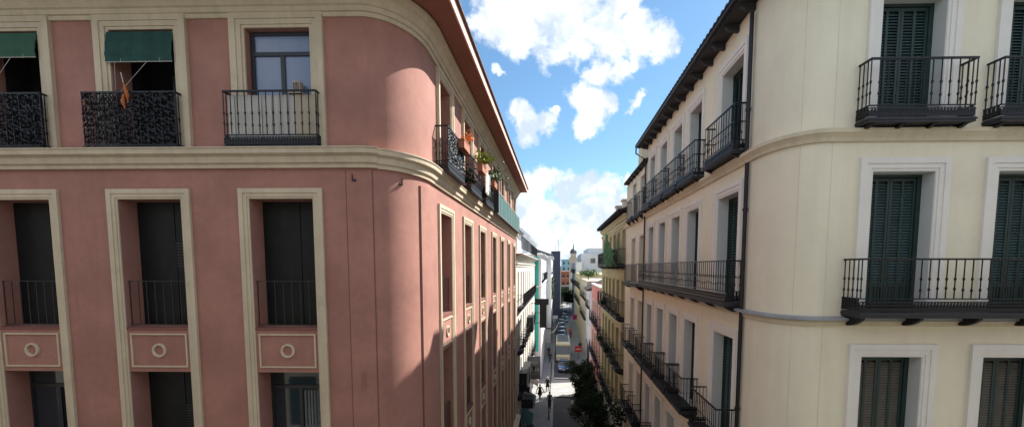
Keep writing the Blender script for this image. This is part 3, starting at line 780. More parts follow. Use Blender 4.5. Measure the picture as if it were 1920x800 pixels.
street_building('ochre_building', 'R', 5.0, 90.1, 119.9, 13.6, 9, 'olive', [(10.6, 12.4), (7.2, 9.2), (3.6, 5.5)], yrow(92, 3, 9, 1.2), 'ochre building beyond the beige one on the right of the street', roof=None, balc={0: ('each', .4), 1: ('each', .4)}, frame=None, shopz=0)
tW, PW, _, _ = street_building('white_tower_block', 'R', 7.0, 125, 150, 19.0, 14, 'greywall', [(16.2, 17.6)], yrow(127, 3.5, 6, 1.6), 'wide white block with a stepped flat top above the roofs on the right', roof=None, frame=None, shopz=0, front_wins=[(9.6, 11), (12, 13.4), (16.2, 17.5)]) 
m_ = MB(); m_.box(9, 21, 127, 149, 19.0, 20.6); m_.build('penthouse', 'greywall', tW)
m_ = MB(); m_.tube([(16.6, 128, 20.6), (16.6, 128, 22.4)], .3, 8); m_.tube([(17.5, 128, 20.6), (17.5, 128, 22.4)], .3, 8); m_.box(16.1, 18, 127.6, 128.5, 22.4, 22.6); m_.build('chimney', 'slab', tW)
street_building('pale_blue_building', 'R', 5.3, 120, 160, 16.5, 1.6, 'greywall', [(13.4, 15.2), (10, 12), (6.8, 8.6)], yrow(122, 3.2, 11, 1.3), 'slim bluish white building next to the church tower', roof=None, balc={0: ('each', .4), 1: ('each', .4)}, frame=None, shopz=0)
# church tower
ct = thing('church_tower', (6.9, 190, 0), 'pale stone church tower with small dark cupola and spire at the street end', 'tower')
m_ = MB(); m_.box(5.4, 8.8, 188, 192, 0, 19.0); m_.box(5.1, 9.1, 187.7, 192.3, 16.9, 17.3); m_.box(5.2, 9.0, 187.8, 192.2, 18.8, 19.2); m_.box(5.9, 8.3, 188.6, 191.4, 19.2, 21); m_.build('wall', 'beige', ct)
for x in (6.0, 7.3):
    m_ = MB(); m_.box(x, x + .8, 187.9, 188.02, 14.3, 16.3); m_.build('window', 'winframe', ct)
m_ = MB(); rg = []
for r, z in ((1.5, 21.0), (1.5, 21.5), (1.25, 22.3), (.7, 22.9), (.25, 23.2), (.22, 24.0), (.05, 25.5)): rg.append([(7.1 + r * math.cos(t * math.pi / 5), 190 + r * math.sin(t * math.pi / 5), z) for t in range(10)])
m_.loft(rg); m_.build('cupola', 'slate', ct)
# brick, blue and filler blocks at the end
def block(name, x0, x1, y0, y1, h, m, label, floors=3, top=None):
    t = thing(name, ((x0 + x1) / 2, (y0 + y1) / 2, 0), label, 'building', None)
    m_ = MB(); m_.box(x0, x1, y0, y1, 0, h); m_.build('wall', m, t)
    if name != 'dark_tower': m_ = MB(); m_.box(x0 - .3, x1 + .3, y0 - .3, y1 + .3, h, h + .4); m_.build('parapet', top or m, t)
    nx = max(1, int((x1 - x0) / 2.0))
    for f in range(floors):
        z = h - 2.6 - f * 3.3
        for k in range(nx):
            xx = x0 + (x1 - x0) * (k + .5) / nx
            o = MB().box(xx - .55, xx + .55, y0 - .04, y0 + .05, z, z + 1.5).build('window', 'winframe', t)
            MB().box(xx - .7, xx + .7, y0 - .12, y0 - .001, z - .15, z - .03).build('sill', 'white', o)
    return t
block('brick_building', 1.9, 6.3, 200, 215, 12.6, 'brick', 'orange brick building closing the end of the street')
block('low_end_building', .9, 9.5, 192, 199.5, 6.0, 'slate', 'low dark building with grey roof at the foot of the orange brick building', floors=1)
block('blue_building', 2.6, 8.2, 250, 265, 19.0, 'bluepanel', 'pale blue panelled block behind the orange brick building')
dt = block('dark_tower', -1.8, .95, 128, 150, 19.8, 'navy', 'dark navy tower standing at the left side of the far street', floors=0)
m_ = MB(); m_.tube([(.3, 132, 19.8), (.3, 132, 23.4)], .06, 5); m_.tube([(-.6, 132, 19.8), (-.6, 132, 21.5)], .05, 5); m_.build('antenna', 'gutter', dt)
block('far_white_building', -1.0, 1.5, 160, 190, 15, 'offwhite', 'small off-white building just beyond the dark navy tower')
block('distant_grey_building', 8.5, 15, 215, 240, 17, 'greywall', 'distant grey building behind the church tower')
block('distant_cream_building', -14, 1.8, 235, 255, 13, 'offwhite', 'distant cream building on the left behind the dark tower')

# left: off-white building
lw = [(y, y + .95) for y in (32.2, 34.9, 37.6, 40.3, 43.0, 45.7, 48.4, 51.1)]
tD, PD, sD, fD = street_building('white_building', 'L', -2.97, 30.72, 57, 16.2, 12, 'offwhite', [(12.1, 14.8), (8.7, 11.2), (5.2, 7.6)], lw,
    'off-white building with iron balconies and a set-back attic next to the pink building', frame=None, balc={0: ('run', .45), 1: ('each', .4), 2: ('each', .4)}, cornice=[(15.9, .55), (15.2, .15)], roof=None)
m_ = MB(); m_.box(-11, -4.2, 33, 45, 16.25, 18.6); m_.build('attic', 'offwhite', tD)
m_ = MB(); m_.loft([[(-11, y, 18.6), (-3.6, y, 18.5), (-3.5, y, 18.65), (-5.5, y, 19.9), (-11, y, 20)] for y in (32.6, 45.4)]); m_.build('attic_roof', 'slate', tD)
m_ = MB(); m_.box(-11, -4.6, 45.5, 56.5, 16.25, 18.4); m_.build('attic', 'greywall', tD)
railing(PD, sD(31.2), sD(56.5), 16.5, 1.0, .35, sp=.25, band=.02, knots=False).build('railing', 'iron', tD)
for yy in (34, 37, 40, 43):
    MB().box(-4.22, -4.15, yy, yy + 1.1, 16.5, 18.2).build('window', 'winframe', tD)
for yy, zz in ((33.5, 5.2), (37.0, 4.9), (42.0, 8.7)):
    MB().box(-2.97 + .002, -2.35, yy, yy + 2.2, zz, zz + 1.5).build('enclosed_balcony', 'blackpanel', tD)
# left: white and turquoise
ew = yrow(59, 3.0, 8, 1.5)
tE, PE, sE, fE = street_building('turquoise_ended_building', 'L', -2.10, 57.02, 84, 17.0, 13, 'brightwhite', [(13.2, 15.0), (9.6, 11.6), (6.0, 8.0)], ew,
    'bright white building with a turquoise painted end wall facing the viewer', frame=None, balc={0: ('each', .3)}, cornice=[(16.6, .5), (12.4, .15)], roof=None, shopz=0)
m_ = MB(); m_.box(-13, -2.45, 56.96, 57.01, 3.8, 16.5); m_.build('end_wall', 'teal', tE)
m_ = MB(); m_.box(-12, -4, 60, 83, 17, 19.4); m_.loft([[(-12, y, 19.4), (-3.5, y, 19.3), (-5, y, 20.6), (-12, y, 20.8)] for y in (59.5, 83.5)]); m_.build('attic', 'greywall', tE)
m_ = MB(); m_.box(-6.5, -5.3, 61, 62.4, 20.3, 21.6); m_.build('chimney', 'offwhite', tE)
tF, PF, _, _ = street_building('white_far_building', 'L', -1.15, 84.02, 118, 17.4, 13, 'brightwhite', [(14, 15.8), (10.6, 12.4), (7, 9)], yrow(86, 3.2, 10, 1.6),
    'white building with dark windows and ivy, beyond the turquoise ended one', frame=None, balc={0: ('run', .4)}, cornice=[(16.9, .4)], roof='slate', over=.3, roofh=2.4, shopz=3.2)

# low building masses behind the street fronts keep their shadow and outline honest
block('rear_block', -34, -17.2, 32, 60, 16, 'offwhite', 'plain off-white block behind the houses on the left', floors=0)
block('side_street_house', 26, 38, 67, 80, 11, 'beige', 'beige house further along the side street', floors=2)

t = block('opposite_bounce_building', -45, 45, -14, -1.6, 19, 'bouncerender', 'unseen grey brown building the view is taken from, added to bounce sun onto the shaded fronts', floors=0)  # added out of view to cut sky and bounce sun onto the fronts
for k in range(22):
    for z in (1, 4.6, 8, 11.4, 14.8):
        if k == 11 and z > 11: continue
        MB().box(-43 + 4 * k, -41.8 + 4 * k, -1.61, -1.55, z, z + 2.2).build('window', 'green', t)
# ------------------------------------------------------------------ signs
t = thing('shop_blade_sign', (-1.7, 50, 7.9), 'big black T shaped sign projecting in front of the turquoise wall', 'sign')
m_ = MB(); m_.box(-2.55, -.95, 49.9, 50.1, 10.75, 11.45); m_.box(-2.0, -1.2, 49.88, 50.12, 8.05, 10.75); m_.build('letter_board', 'blackpanel', t)
m_ = MB(); m_.tube([(-2.97, 50, 10.9), (-2.5, 50, 10.9)], .04, 5); m_.tube([(-2.97, 50, 8.6), (-1.95, 50, 8.6)], .04, 5); m_.tube([(-2.97, 50, 9.8), (-1.95, 50, 9.8)], .03, 5); m_.build('arm', 'iron', t)
t = thing('grey_sign_board', (-2.3, 43, 3.6), 'grey rectangular sign board with pale blocks of lettering above the left pavement', 'sign')
MB().box(-2.95, -1.65, 42.95, 43.05, 3.7, 6.1).build('board', 'greysign', t)
m_ = MB()
for k in range(4): m_.box(-2.8 + .28 * k, -2.8 + .28 * k + .2, 42.93, 42.95, 4.55, 4.85)
for z in (5.3, 5.5, 4.2): m_.box(-2.8, -1.9, 42.935, 42.95, z, z + .05)
m_.build('lettering', 'canvasgrey', t)
t = thing('no_entry_sign', (3.55, 69.5, .12), 'red rectangular street sign with a white line of lettering on a post', 'sign')
MB().tube([(3.55, 69.5, .12), (3.55, 69.5, 2.5)], .04, 6).build('post', 'gutter', t)
MB().box(3.0, 4.1, 69.44, 69.47, 1.3, 2.3).build('board', 'red', t)
m_ = MB()
for k in range(6): m_.box(3.15 + .14 * k, 3.25 + .14 * k, 69.425, 69.439, 1.72, 1.86)
m_.build('lettering', 'signwhite', t)
t = thing('magenta_sign', (4.0, 104, .12), 'small magenta shop sign projecting over the right pavement far down the street', 'sign')
MB().box(3.9, 4.9, 103.95, 104.05, 2.4, 3.6).build('board', 'magenta', t)
MB().tube([(4.9, 104, 3.4), (5.0, 104, 3.4)], .05, 5).build('arm', 'iron', t)

# ------------------------------------------------------------------ netting on the olive building
m_ = MB(); nx_, nz_ = 14, 10; g = []
for i in range(nx_ + 1):
    row = []
    for j in range(nz_ + 1):
        t_ = i / nx_; y = 26.4 + 5.0 * t_; ztop = 15.9 + 1.7 * t_ ** 1.5; zb = 15.25 + .1 * math.sin(i)
        z = zb + (ztop - zb) * j / nz_
        row.append((3.52 + .10 * math.sin(i * 1.7 + j * .5) - .15 * math.sin(j / nz_ * 3.14), y, z))
    g.append(row)
for i in range(nx_):
    for j in range(nz_): m_.quad(g[i][j], g[i + 1][j], g[i + 1][j + 1], g[i][j + 1])
o = m_.build('balcony_netting', 'greennet', None, recalc=False); merge(o)
md = o.modifiers.new('thick', 'SOLIDIFY'); md.thickness = .015
tag(o, 'green netting draped over the top balcony of the olive building', 'netting')

# ------------------------------------------------------------------ leaves, trees, plants
def leaves(n, size, fn, rnd):
    m_ = MB()
    for _ in range(n):
        c = Vector(fn()); a = Vector((rnd.uniform(-1, 1), rnd.uniform(-1, 1), rnd.uniform(-.6, .6))).normalized()
        b = a.cross(Vector((rnd.uniform(-1, 1), rnd.uniform(-1, 1), rnd.uniform(-1, 1)))).normalized(); s_ = size * rnd.uniform(.6, 1.3)
        m_.quad(c - a * s_, c - b * s_ * .5, c + a * s_, c + b * s_ * .5)
    return m_
def tree(name, loc, h, r, label, group, seed, nleaf=6000, m='leaf', size=.085):
    rnd = random.Random(seed); x, y, z = loc
    t = thing(name, loc, label, 'tree', group)
    m_ = MB(); top = Vector((x + rnd.uniform(-.15, .15), y, z + h * .72))
    m_.tube([(x, y, z), (x + .04, y, z + h * .3), top], [.11, .085, .03], 8)
    tips = []
    for k in range(11):
        a = k * 2.4 + rnd.random(); st = Vector((x, y, z + h * (.35 + .035 * k))); L = r * rnd.uniform(.55, .95)
        e = st + Vector((math.cos(a) * L, math.sin(a) * L, h * rnd.uniform(.12, .32))); mid = (st + e) / 2 + Vector((0, 0, .1))
        m_.tube([st, mid, e], [.05, .03, .012], 5); tips += [e, mid, e + Vector((rnd.uniform(-.3, .3), rnd.uniform(-.3, .3), rnd.uniform(.0, .4)))]
    tips += [top, top + Vector((0, 0, .4)), top + Vector((.3, .2, .2))]
    m_.build('trunk', 'bark', t); tips = [(q, rnd.uniform(.6, 1.15)) for q in tips]
    def fn():
        c, kk = rnd.choice(tips); rr = r * .36 * rnd.random() ** .5
        d = Vector((rnd.gauss(0, 1), rnd.gauss(0, 1), rnd.gauss(0, .8))).normalized()
        return c + d * rr * kk
    leaves(nleaf, size, fn, rnd).build('crown', m, t, recalc=False)
    return t
TL = [(2.75, 50.0, 'farthest dark street tree, beside the zebra crossing'), (2.95, 46.2, 'second farthest dark street tree, in front of the olive building'), (3.0, 42.4, 'middle dark street tree with a broad crown by the end of the olive building'),
      (3.05, 38.4, 'dark street tree third from the front in the row under the olive building'), (3.05, 34.4, 'dark street tree second from the front in the row under the olive building'), (3.1, 30.2, 'nearest dark street tree, at the bottom edge of the picture')]
for i, (x, y, lb) in enumerate(TL):
    tree('street_tree', (x, y, .12), 4.1 + .35 * math.sin(i * 2.1), 1.45 + .2 * math.cos(i * 1.7), lb, 'street trees along the right kerb', 11 + i)
tree('terrace_shrub', (5.9, 82, 12.7), 1.6, 1.6, 'leafy green shrub on the roof terrace of the beige building', None, 55, 2600, 'leaf2', .11)
for i, (x, y, lb) in enumerate([(4.2, 140, 'dark tree beside the slim bluish building, far down the street'), (2.2, 178, 'leftmost dark tree at the very end of the street, before the orange brick building'), (4.0, 166, 'dark tree in front of the church tower'), (5.6, 182, 'dark tree at the foot of the church tower')]):
    tree('far_tree', (x, y, 0), 7.5 - i * .6, 2.6, lb, 'trees at the far end of the street', 71 + i, 3000, 'leaf', .24)
def plant(name, loc, w_, h_, label, seed, m='leaf2', n=260, size=.05, fl=0, pot=True, group=None):
    rnd = random.Random(seed); x, y, z = loc; t = thing(name, loc, label, 'plant', group)
    if pot:
        m_ = MB(); m_.loft([[(x + r * math.cos(k * math.pi / 5), y + r * math.sin(k * math.pi / 5), z + q) for k in range(10)] for r, q in ((.09, 0), (.13, .2), (.14, .22))]); m_.build('pot', 'terracotta', t)
    def fn(): return (x + rnd.gauss(0, w_ * .4), y + rnd.gauss(0, w_ * .4), z + .2 + abs(rnd.gauss(0, h_ * .45)))
    leaves(n, size, fn, rnd).build('foliage', m, t, recalc=False)
    if fl: leaves(fl, size, fn, rnd).build('flowers', 'flower', t, recalc=False)['kind'] = 'stuff'
    return t
plant('balcony_plant', PL(fy(12.2), .39, 18.55), .22, .2, 'orange flowering plant in the box of the first street side balcony of the pink building', 1, m='orange', n=120, size=.035, pot=False)
plant('balcony_plant', PL(fy(14.85), .39, 18.55), .35, .35, 'spiky yellow green plant on the second street side balcony of the pink building', 2, m=mat('lime_leaves', (.25, .30, .05), .6, .3, 4), n=160, size=.09, pot=False)
plant('balcony_plant', PL(fy(17.5), .39, 18.55), .5, .35, 'trailing green plant on the third street side balcony of the pink building', 3, n=320, pot=False)
plant('balcony_plant', PL(fy(13.2), .2, 17.55), .3, .5, 'dark leafy pot plant behind the railing of the second street side balcony', 4, m='leaf', n=400)
plant('balcony_plant', PL(fy(16.1), .2, 17.55), .3, .5, 'dark leafy pot plant behind the railing of the third street side balcony', 5, m='leaf', n=400)
m_ = MB(); q0 = fy(15.4)
for k in range(10): m_.pbox(PL, q0 + .08 * k, q0 + .08 * (k + 1), .36 + .03 * math.sin(k * 1.6), .37 + .03 * math.sin(k * 1.6), 17.85 + .05 * math.sin(k * 1.1), 18.58)
tag(m_.build('hanging_laundry', 'flower'), 'white cloth hung over the street side balcony rail of the pink building', 'laundry')
plant('flowering_climber', (3.75, 25.2, 5.9), .7, 1.3, 'white flowering climber on the low balconies near the end of the cream townhouse', 8, m='leaf', n=900, size=.08, fl=170, pot=False)
plant('flowering_climber', (3.75, 23.4, 5.0), .6, 1.0, 'lower white flowering plant under the cream townhouse balconies', 9, m='leaf', n=500, size=.08, fl=130, pot=False)
rnd = random.Random(4)
o = leaves(1500, .16, lambda: (-.95 + rnd.gauss(0, .12), 88 + rnd.uniform(0, 4), 8.5 + 4.5 * rnd.random()), rnd).build('wall_ivy', 'leaf2', None, recalc=False); tag(o, 'bright green ivy hanging on the white building beside the dark tower', 'ivy')
for i, yy in enumerate((31.2, 34, 36.5)):
    plant('balcony_plant', (3.75, yy, 8.75 if i != 1 else 12.05), .4, .6, ['dark pot plant at the near end of the balconies of the olive building', 'dark pot plant on a second row balcony in the middle of the olive building', 'dark pot plant on a low balcony towards the far end of the olive building'][i], 30 + i, m='leaf', n=250, size=.08)

# flag and small things on the front balconies
t = thing('folded_flag', PL(fx(-8.25), .12, 17.6), 'rolled orange and red flag on a thin pole on the ornate iron balcony', 'flag')
p0 = Vector(PL(fx(-8.22), .12, 17.58)); p1 = Vector(PL(fx(-8.36), .25, 18.9))
MB().tube([p0, p1], .009, 5).build('pole', 'canvasgrey', t)
m_ = MB(); m_.tube([p0.lerp(p1, .86), p0.lerp(p1, .78) + Vector((.03, -.02, 0)), p0.lerp(p1, .68) + Vector((.04, -.02, 0)), p0.lerp(p1, .6)], [.01, .028, .035, .012], 7)
m_.tube([p0.lerp(p1, .70) + Vector((-.02, -.03, 0)), p0.lerp(p1, .6) + Vector((-.07, -.04, 0)), p0.lerp(p1, .5) + Vector((-.06, -.04, 0))], [.015, .035, .01], 7); m_.build('cloth', 'flagcloth', t)
t = thing('air_conditioner', PL(fx(-5.08), -.1, 18.55), 'small beige box on the sill of the curtained blue window', 'box')
m_ = MB(); q = fx(-5.10); m_.pbox(PL, q - .06, q + .08, -.1, .04, 18.60, 18.80); m_.build('case', 'canvas', t)
m_ = MB()
for k in range(4): m_.pbox(PL, q - .045 + .03 * k, q - .03 + .03 * k, .041, .046, 18.63, 18.77)
m_.build('grille', 'winframe', t)
m_ = MB(); m_.pbox(PL, q - .16, q + .13, -.1, .07, 18.56, 18.599); m_.build('shelf', 'canvas', t)

# ------------------------------------------------------------------ cars
def car(name, col, label, kind='car', L=4.2, W=1.75, H=1.45, group=None):
    t = thing(name, (0, 0, 0), label, 'car' if kind == 'car' else 'van', group)
    def ring(y, z0, z1, w0, w1):
        return [(-w0, y, z0), (w0, y, z0), (w0 * 1.02, y, (z0 + z1) / 2), (w1, y, z1), (-w1, y, z1), (-w0 * 1.02, y, (z0 + z1) / 2)]
    h = W / 2
    if kind == 'car':
        bel = .92
        st = [(-L / 2, .35, .55, .82, .74), (-L / 2 + .08, .22, .70, .92, .84), (-L / 2 + .5, .2, .82, 1, .9), (-L / 2 + 1.1, .2, bel, 1, .92), (0, .2, bel + .02, 1, .93), (L / 2 - .7, .2, bel + .02, 1, .92), (L / 2 - .1, .25, .85, .95, .86), (L / 2, .4, .7, .85, .78)]
        m_ = MB(); m_.loft([ring(y, a, b, w0 * h, w1 * h) for y, a, b, w0, w1 in st]); bo = m_.build('body', col, t, smooth=False)
        m_ = MB(); m_.loft([[(-x1 * h, y, bel - .01), (x1 * h, y, bel - .01), (x2 * h, y + dy, z), (-x2 * h, y + dy, z)] for y, x1, x2, z, dy in
            ((-L / 2 + 1.0, .88, .80, bel, 0), (-L / 2 + 1.35, .90, .76, H - .12, .15), (-L / 2 + 1.9, .90, .74, H, .1), (L / 2 - 1.3, .90, .74, H - .03, 0), (L / 2 - .55, .88, .78, bel, 0))]); m_.build('windows', 'glass', t)
        m_ = MB(); m_.box(-.70 * h, .70 * h, -L / 2 + 1.75, L / 2 - 1.35, H - .02, H + .02); m_.build('roof', col, t)
    else:
        st = [(-L / 2, .4, 1.0, .9, .85), (-L / 2 + .15, .3, 1.25, .98, .92), (-L / 2 + .9, .3, 1.5, 1, .95)]
        m_ = MB(); m_.loft([ring(y, a, b, w0 * h, w1 * h) for y, a, b, w0, w1 in st]); m_.build('cab', col, t)
        m_ = MB(); m_.loft([[(-.95 * h, -L / 2 + .25, 1.25), (.95 * h, -L / 2 + .25, 1.25), (.9 * h, -L / 2 + .75, H - .5), (-.9 * h, -L / 2 + .75, H - .5)], [(-.97 * h, -L / 2 + 1.6, 1.25), (.97 * h, -L / 2 + 1.6, 1.25), (.92 * h, -L / 2 + 1.6, H - .45), (-.92 * h, -L / 2 + 1.6, H - .45)]])
        m_.build('windscreen', 'glass', t)
        m_ = MB(); m_.loft([[(-h, y, z0), (h, y, z0), (h, y, z1 - .12), (h - .12, y, z1), (-h + .12, y, z1), (-h, y, z1 - .12)] for y, z0, z1 in ((-L / 2 + .85, H - .55, H - .25), (-L / 2 + 1.2, H - .5, H), (-L / 2 + 1.62, .5, H), (L / 2, .5, H))]); m_.build('cargo_box', col, t)
        m_ = MB(); m_.box(-h + .2, h - .2, -L / 2 + 1.7, L / 2 - .1, H, H + .03); m_.build('roof_cover', 'slate', t)
    for sx in (-1, 1):
        m_ = MB(); m_.box(sx * h * .62 - .16, sx * h * .62 + .16, -L / 2 - .01, -L / 2 + .12, .58, .72); m_.build('headlight', 'lamp', t)
        m_ = MB(); m_.box(sx * h - .0 if sx > 0 else -h - .18, h + .18 if sx > 0 else -h, -L / 2 + 1.2, -L / 2 + 1.3, .95, 1.1); m_.build('mirror', 'carblack', t)
        for sy in (-1, 1):
            m_ = MB(); yc = sy * L * .31; r = .32
            m_.loft([[(xx, yc + rr * math.cos(k * math.pi / 8), r + rr * math.sin(k * math.pi / 8)) for k in range(16)] for xx, rr in ((sx * (h - .2), r), (sx * (h + .01), r), (sx * (h + .02), r * .9))])
            wo = m_.build('wheel', 'tyre', t)
            m_ = MB(); m_.loft([[(xx, yc + rr * math.cos(k * math.pi / 6), r + rr * math.sin(k * math.pi / 6)) for k in range(12)] for xx, rr in ((sx * (h + .021), r * .62), (sx * (h + .03), r * .5))]); m_.build('rim', 'rim', wo)
    m_ = MB(); m_.box(-.25, .25, -L / 2 - .015, -L / 2, .42, .52); m_.build('number_plate', 'signwhite', t)
    return t
c = car('parked_car', 'carblue', 'blue hatchback at the head of the line of traffic, below the trees', group='traffic queue in the street'); c.location = (1.1, 62.6, 0)
c2 = car('cream_van', 'creampaint', 'cream fronted van with a dark roof right behind the blue hatchback', kind='van', L=9, W=2.3, H=3.1, group='traffic queue in the street'); c2.location = (1.05, 71.5, 0)
cs_ = car('parked_car', 'carsilver', 'silver car behind the cream van', group='traffic queue in the street'); cs_.location = (1.0, 80, 0)
cw_ = car('parked_car', 'carwhite', 'white car in the middle of the far traffic queue', group='traffic queue in the street'); cw_.location = (1.0, 86, 0)
ck_ = car('parked_car', 'carblack', 'black car behind the white one in the far traffic queue', group='traffic queue in the street'); ck_.location = (1.0, 92, 0)
for i, (src, x, y, lb) in enumerate([(cs_, 1.1, 98, 'second silver car, farther up the traffic queue'), (ck_, 1.2, 104, 'second black car in the far traffic queue'), (cw_, 1.5, 111, 'second white car in the far traffic queue'),
                     (ck_, 1.9, 118, 'third black car in the far traffic queue'), (cs_, 2.3, 126, 'third silver car in the far traffic queue'), (ck_, 2.9, 136, 'last black car in the far traffic queue, before the dark tower')]):
    n_ = copy_tree(src); n_.location = (x + .25 * math.sin(i * 2.3), y + .9 * math.sin(i * 1.3), 0); n_.rotation_euler.z = .05 * math.sin(i * 3.1); n_['label'] = lb
# scooter parked by the trees
t = thing('parked_scooter', (1.75, 45.5, 0), 'small grey blue scooter parked at the kerb beside the street trees', 'scooter')
for y in (44.95, 46.05):
    m_ = MB(); m_.loft([[(x, y + rr * math.cos(k * math.pi / 7), .24 + rr * math.sin(k * math.pi / 7)) for k in range(14)] for x, rr in ((1.70, .18), (1.70, .24), (1.80, .24), (1.80, .18))]); m_.build('wheel', 'tyre', t)
m_ = MB(); m_.loft([[(1.75 - w_, y, z0), (1.75 + w_, y, z0), (1.75 + w_ * .8, y, z1), (1.75 - w_ * .8, y, z1)] for y, z0, z1, w_ in ((44.95, .45, .6, .1), (45.1, .35, .95, .2), (45.2, .3, .9, .2), (45.35, .25, .35, .16), (45.6, .25, .36, .16), (45.75, .3, .7, .18), (46.2, .45, .72, .15), (46.35, .5, .65, .08))]); m_.build('body', 'carsilver', t)
MB().box(1.6, 1.9, 45.7, 46.3, .72, .80).build('seat', 'tyre', t)
m_ = MB(); m_.tube([(1.75, 45.05, .5), (1.75, 45.15, 1.05)], .03, 6); m_.tube([(1.45, 45.2, 1.06), (1.75, 45.15, 1.05), (2.05, 45.2, 1.06)], .02, 6); m_.build('handlebar', 'tyre', t)
for i, (x, y, z, w_, h_, m__, lb) in enumerate([(-2.9, 31.6, 4.5, .9, .7, 'blackpanel', 'small black blade sign at the far corner of the pink building'),
        (-2.95, 35.2, 3.6, .8, .9, 'greysign', 'small grey blade sign over the left pavement, before the grey sign board'), (-2.95, 47.2, 3.3, .8, .6, 'carblue', 'small blue blade sign over the left pavement near the crossing'),
        (-1.15, 92, 4, 1.1, .7, 'signwhite', 'small white blade sign on the far white building')]):
    t = thing('blade_sign', (x, y, z), lb, 'sign')
    MB().box(x + .25, x + .25 + w_, y - .04, y + .04, z, z + h_).build('board', m__, t); MB().tube([(x, y, z + h_ * .8), (x + .25, y, z + h_ * .8)], .02, 5).build('arm', 'iron', t)
for i, (y, m__, lb) in enumerate([(33, 'awning', 'dark green shop awning on the ground floor nearest the pink building'), (38.2, 'blackpanel', 'black shop awning on the ground floor of the off-white building'), (44.5, 'canvas', 'beige shop awning on the ground floor near the crossing')]):
    m_ = MB(); m_.loft([[(-2.96, yy, 3.1), (-2.0, yy, 2.55), (-2.0, yy, 2.35), (-1.98, yy, 2.35), (-1.97, yy, 2.57), (-2.96, yy, 3.13)] for yy in (y, y + 3)])
    t = thing('shop_awning', (-2.96, y + 1.5, 2.4), lb, 'awning'); m_.build('fabric', m__, t); MB().tube([(-2.96, y + .1, 2.4), (-2.02, y + .1, 2.5)], .015, 5).build('arm', 'iron', t)
for i, (y, z, s__) in enumerate([(28.5, 5.6, 1), (38.9, 5.2, 1), (47, 5.0, 1), (33.8, 5.4, -1), (42.0, 5.2, -1)]):
    X0 = 4.1 if s__ > 0 else -2.96; t = thing('wall_lantern', (X0, y, z), ['black wall lantern on the near end of the olive building', 'black wall lantern on the far end of the olive building', 'black wall lantern on the rose pink building', 'black wall lantern on the off-white building nearer the viewer', 'black wall lantern on the off-white building behind the grey sign board'][i], 'lantern', 'wall lanterns along the street')
    xa = X0 - s__ * .7; MB().tube([(X0, y, z), (X0 - s__ * .4, y, z + .3), (xa, y, z + .15)], .02, 5).build('bracket', 'iron', t)
    m_ = MB(); m_.loft([[(xa + r_ * math.cos(k * math.pi / 3), y + r_ * math.sin(k * math.pi / 3), z + q) for k in range(6)] for r_, q in ((.03, .15), (.16, .05), (.15, .02), (.09, -.35), (.04, -.4))]); m_.build('lantern_body', 'gutter', t)
# street lamp with a curved arm
t = thing('street_lamp', (-1.6, 78, .12), 'white street lamp with a curved arm over the left pavement', 'street lamp')
m_ = MB(); pts_ = [(-1.6, 78, .12), (-1.6, 78, 3.0)] + [(-1.6 + 1.7 * math.sin(a), 78, 3.0 + 1.7 * (1 - math.cos(a))) for a in (R(k) for k in range(10, 91, 10))]
m_.tube(pts_, .06, 7); m_.build('pole', 'carwhite', t); MB().box(.05, .7, 77.85, 78.15, 4.62, 4.74).build('lamp_head', 'greysign', t)
# bollards on the left kerb
for i in range(9):
    y = 34 + i * 3.6
    if i == 0:
        b0 = MB(); b0.loft([[(r * math.cos(k * math.pi / 5), r * math.sin(k * math.pi / 5), z) for k in range(10)] for r, z in ((.07, 0), (.055, .08), (.045, .8), (.06, .84), (.06, .88), (.02, .95))])
        b0 = b0.build('bollard', 'iron'); ob = b0
    else: ob = b0.copy(); C.objects.link(ob)
    ob.location = (2.68, y + (25 if y > 40 and y < 57 and False else 0), .13) if y < 40 else (-.72, y, .13)
    tag(ob, 'black iron bollard on the kerb of the street', 'bollard', 'black bollards along the kerb')

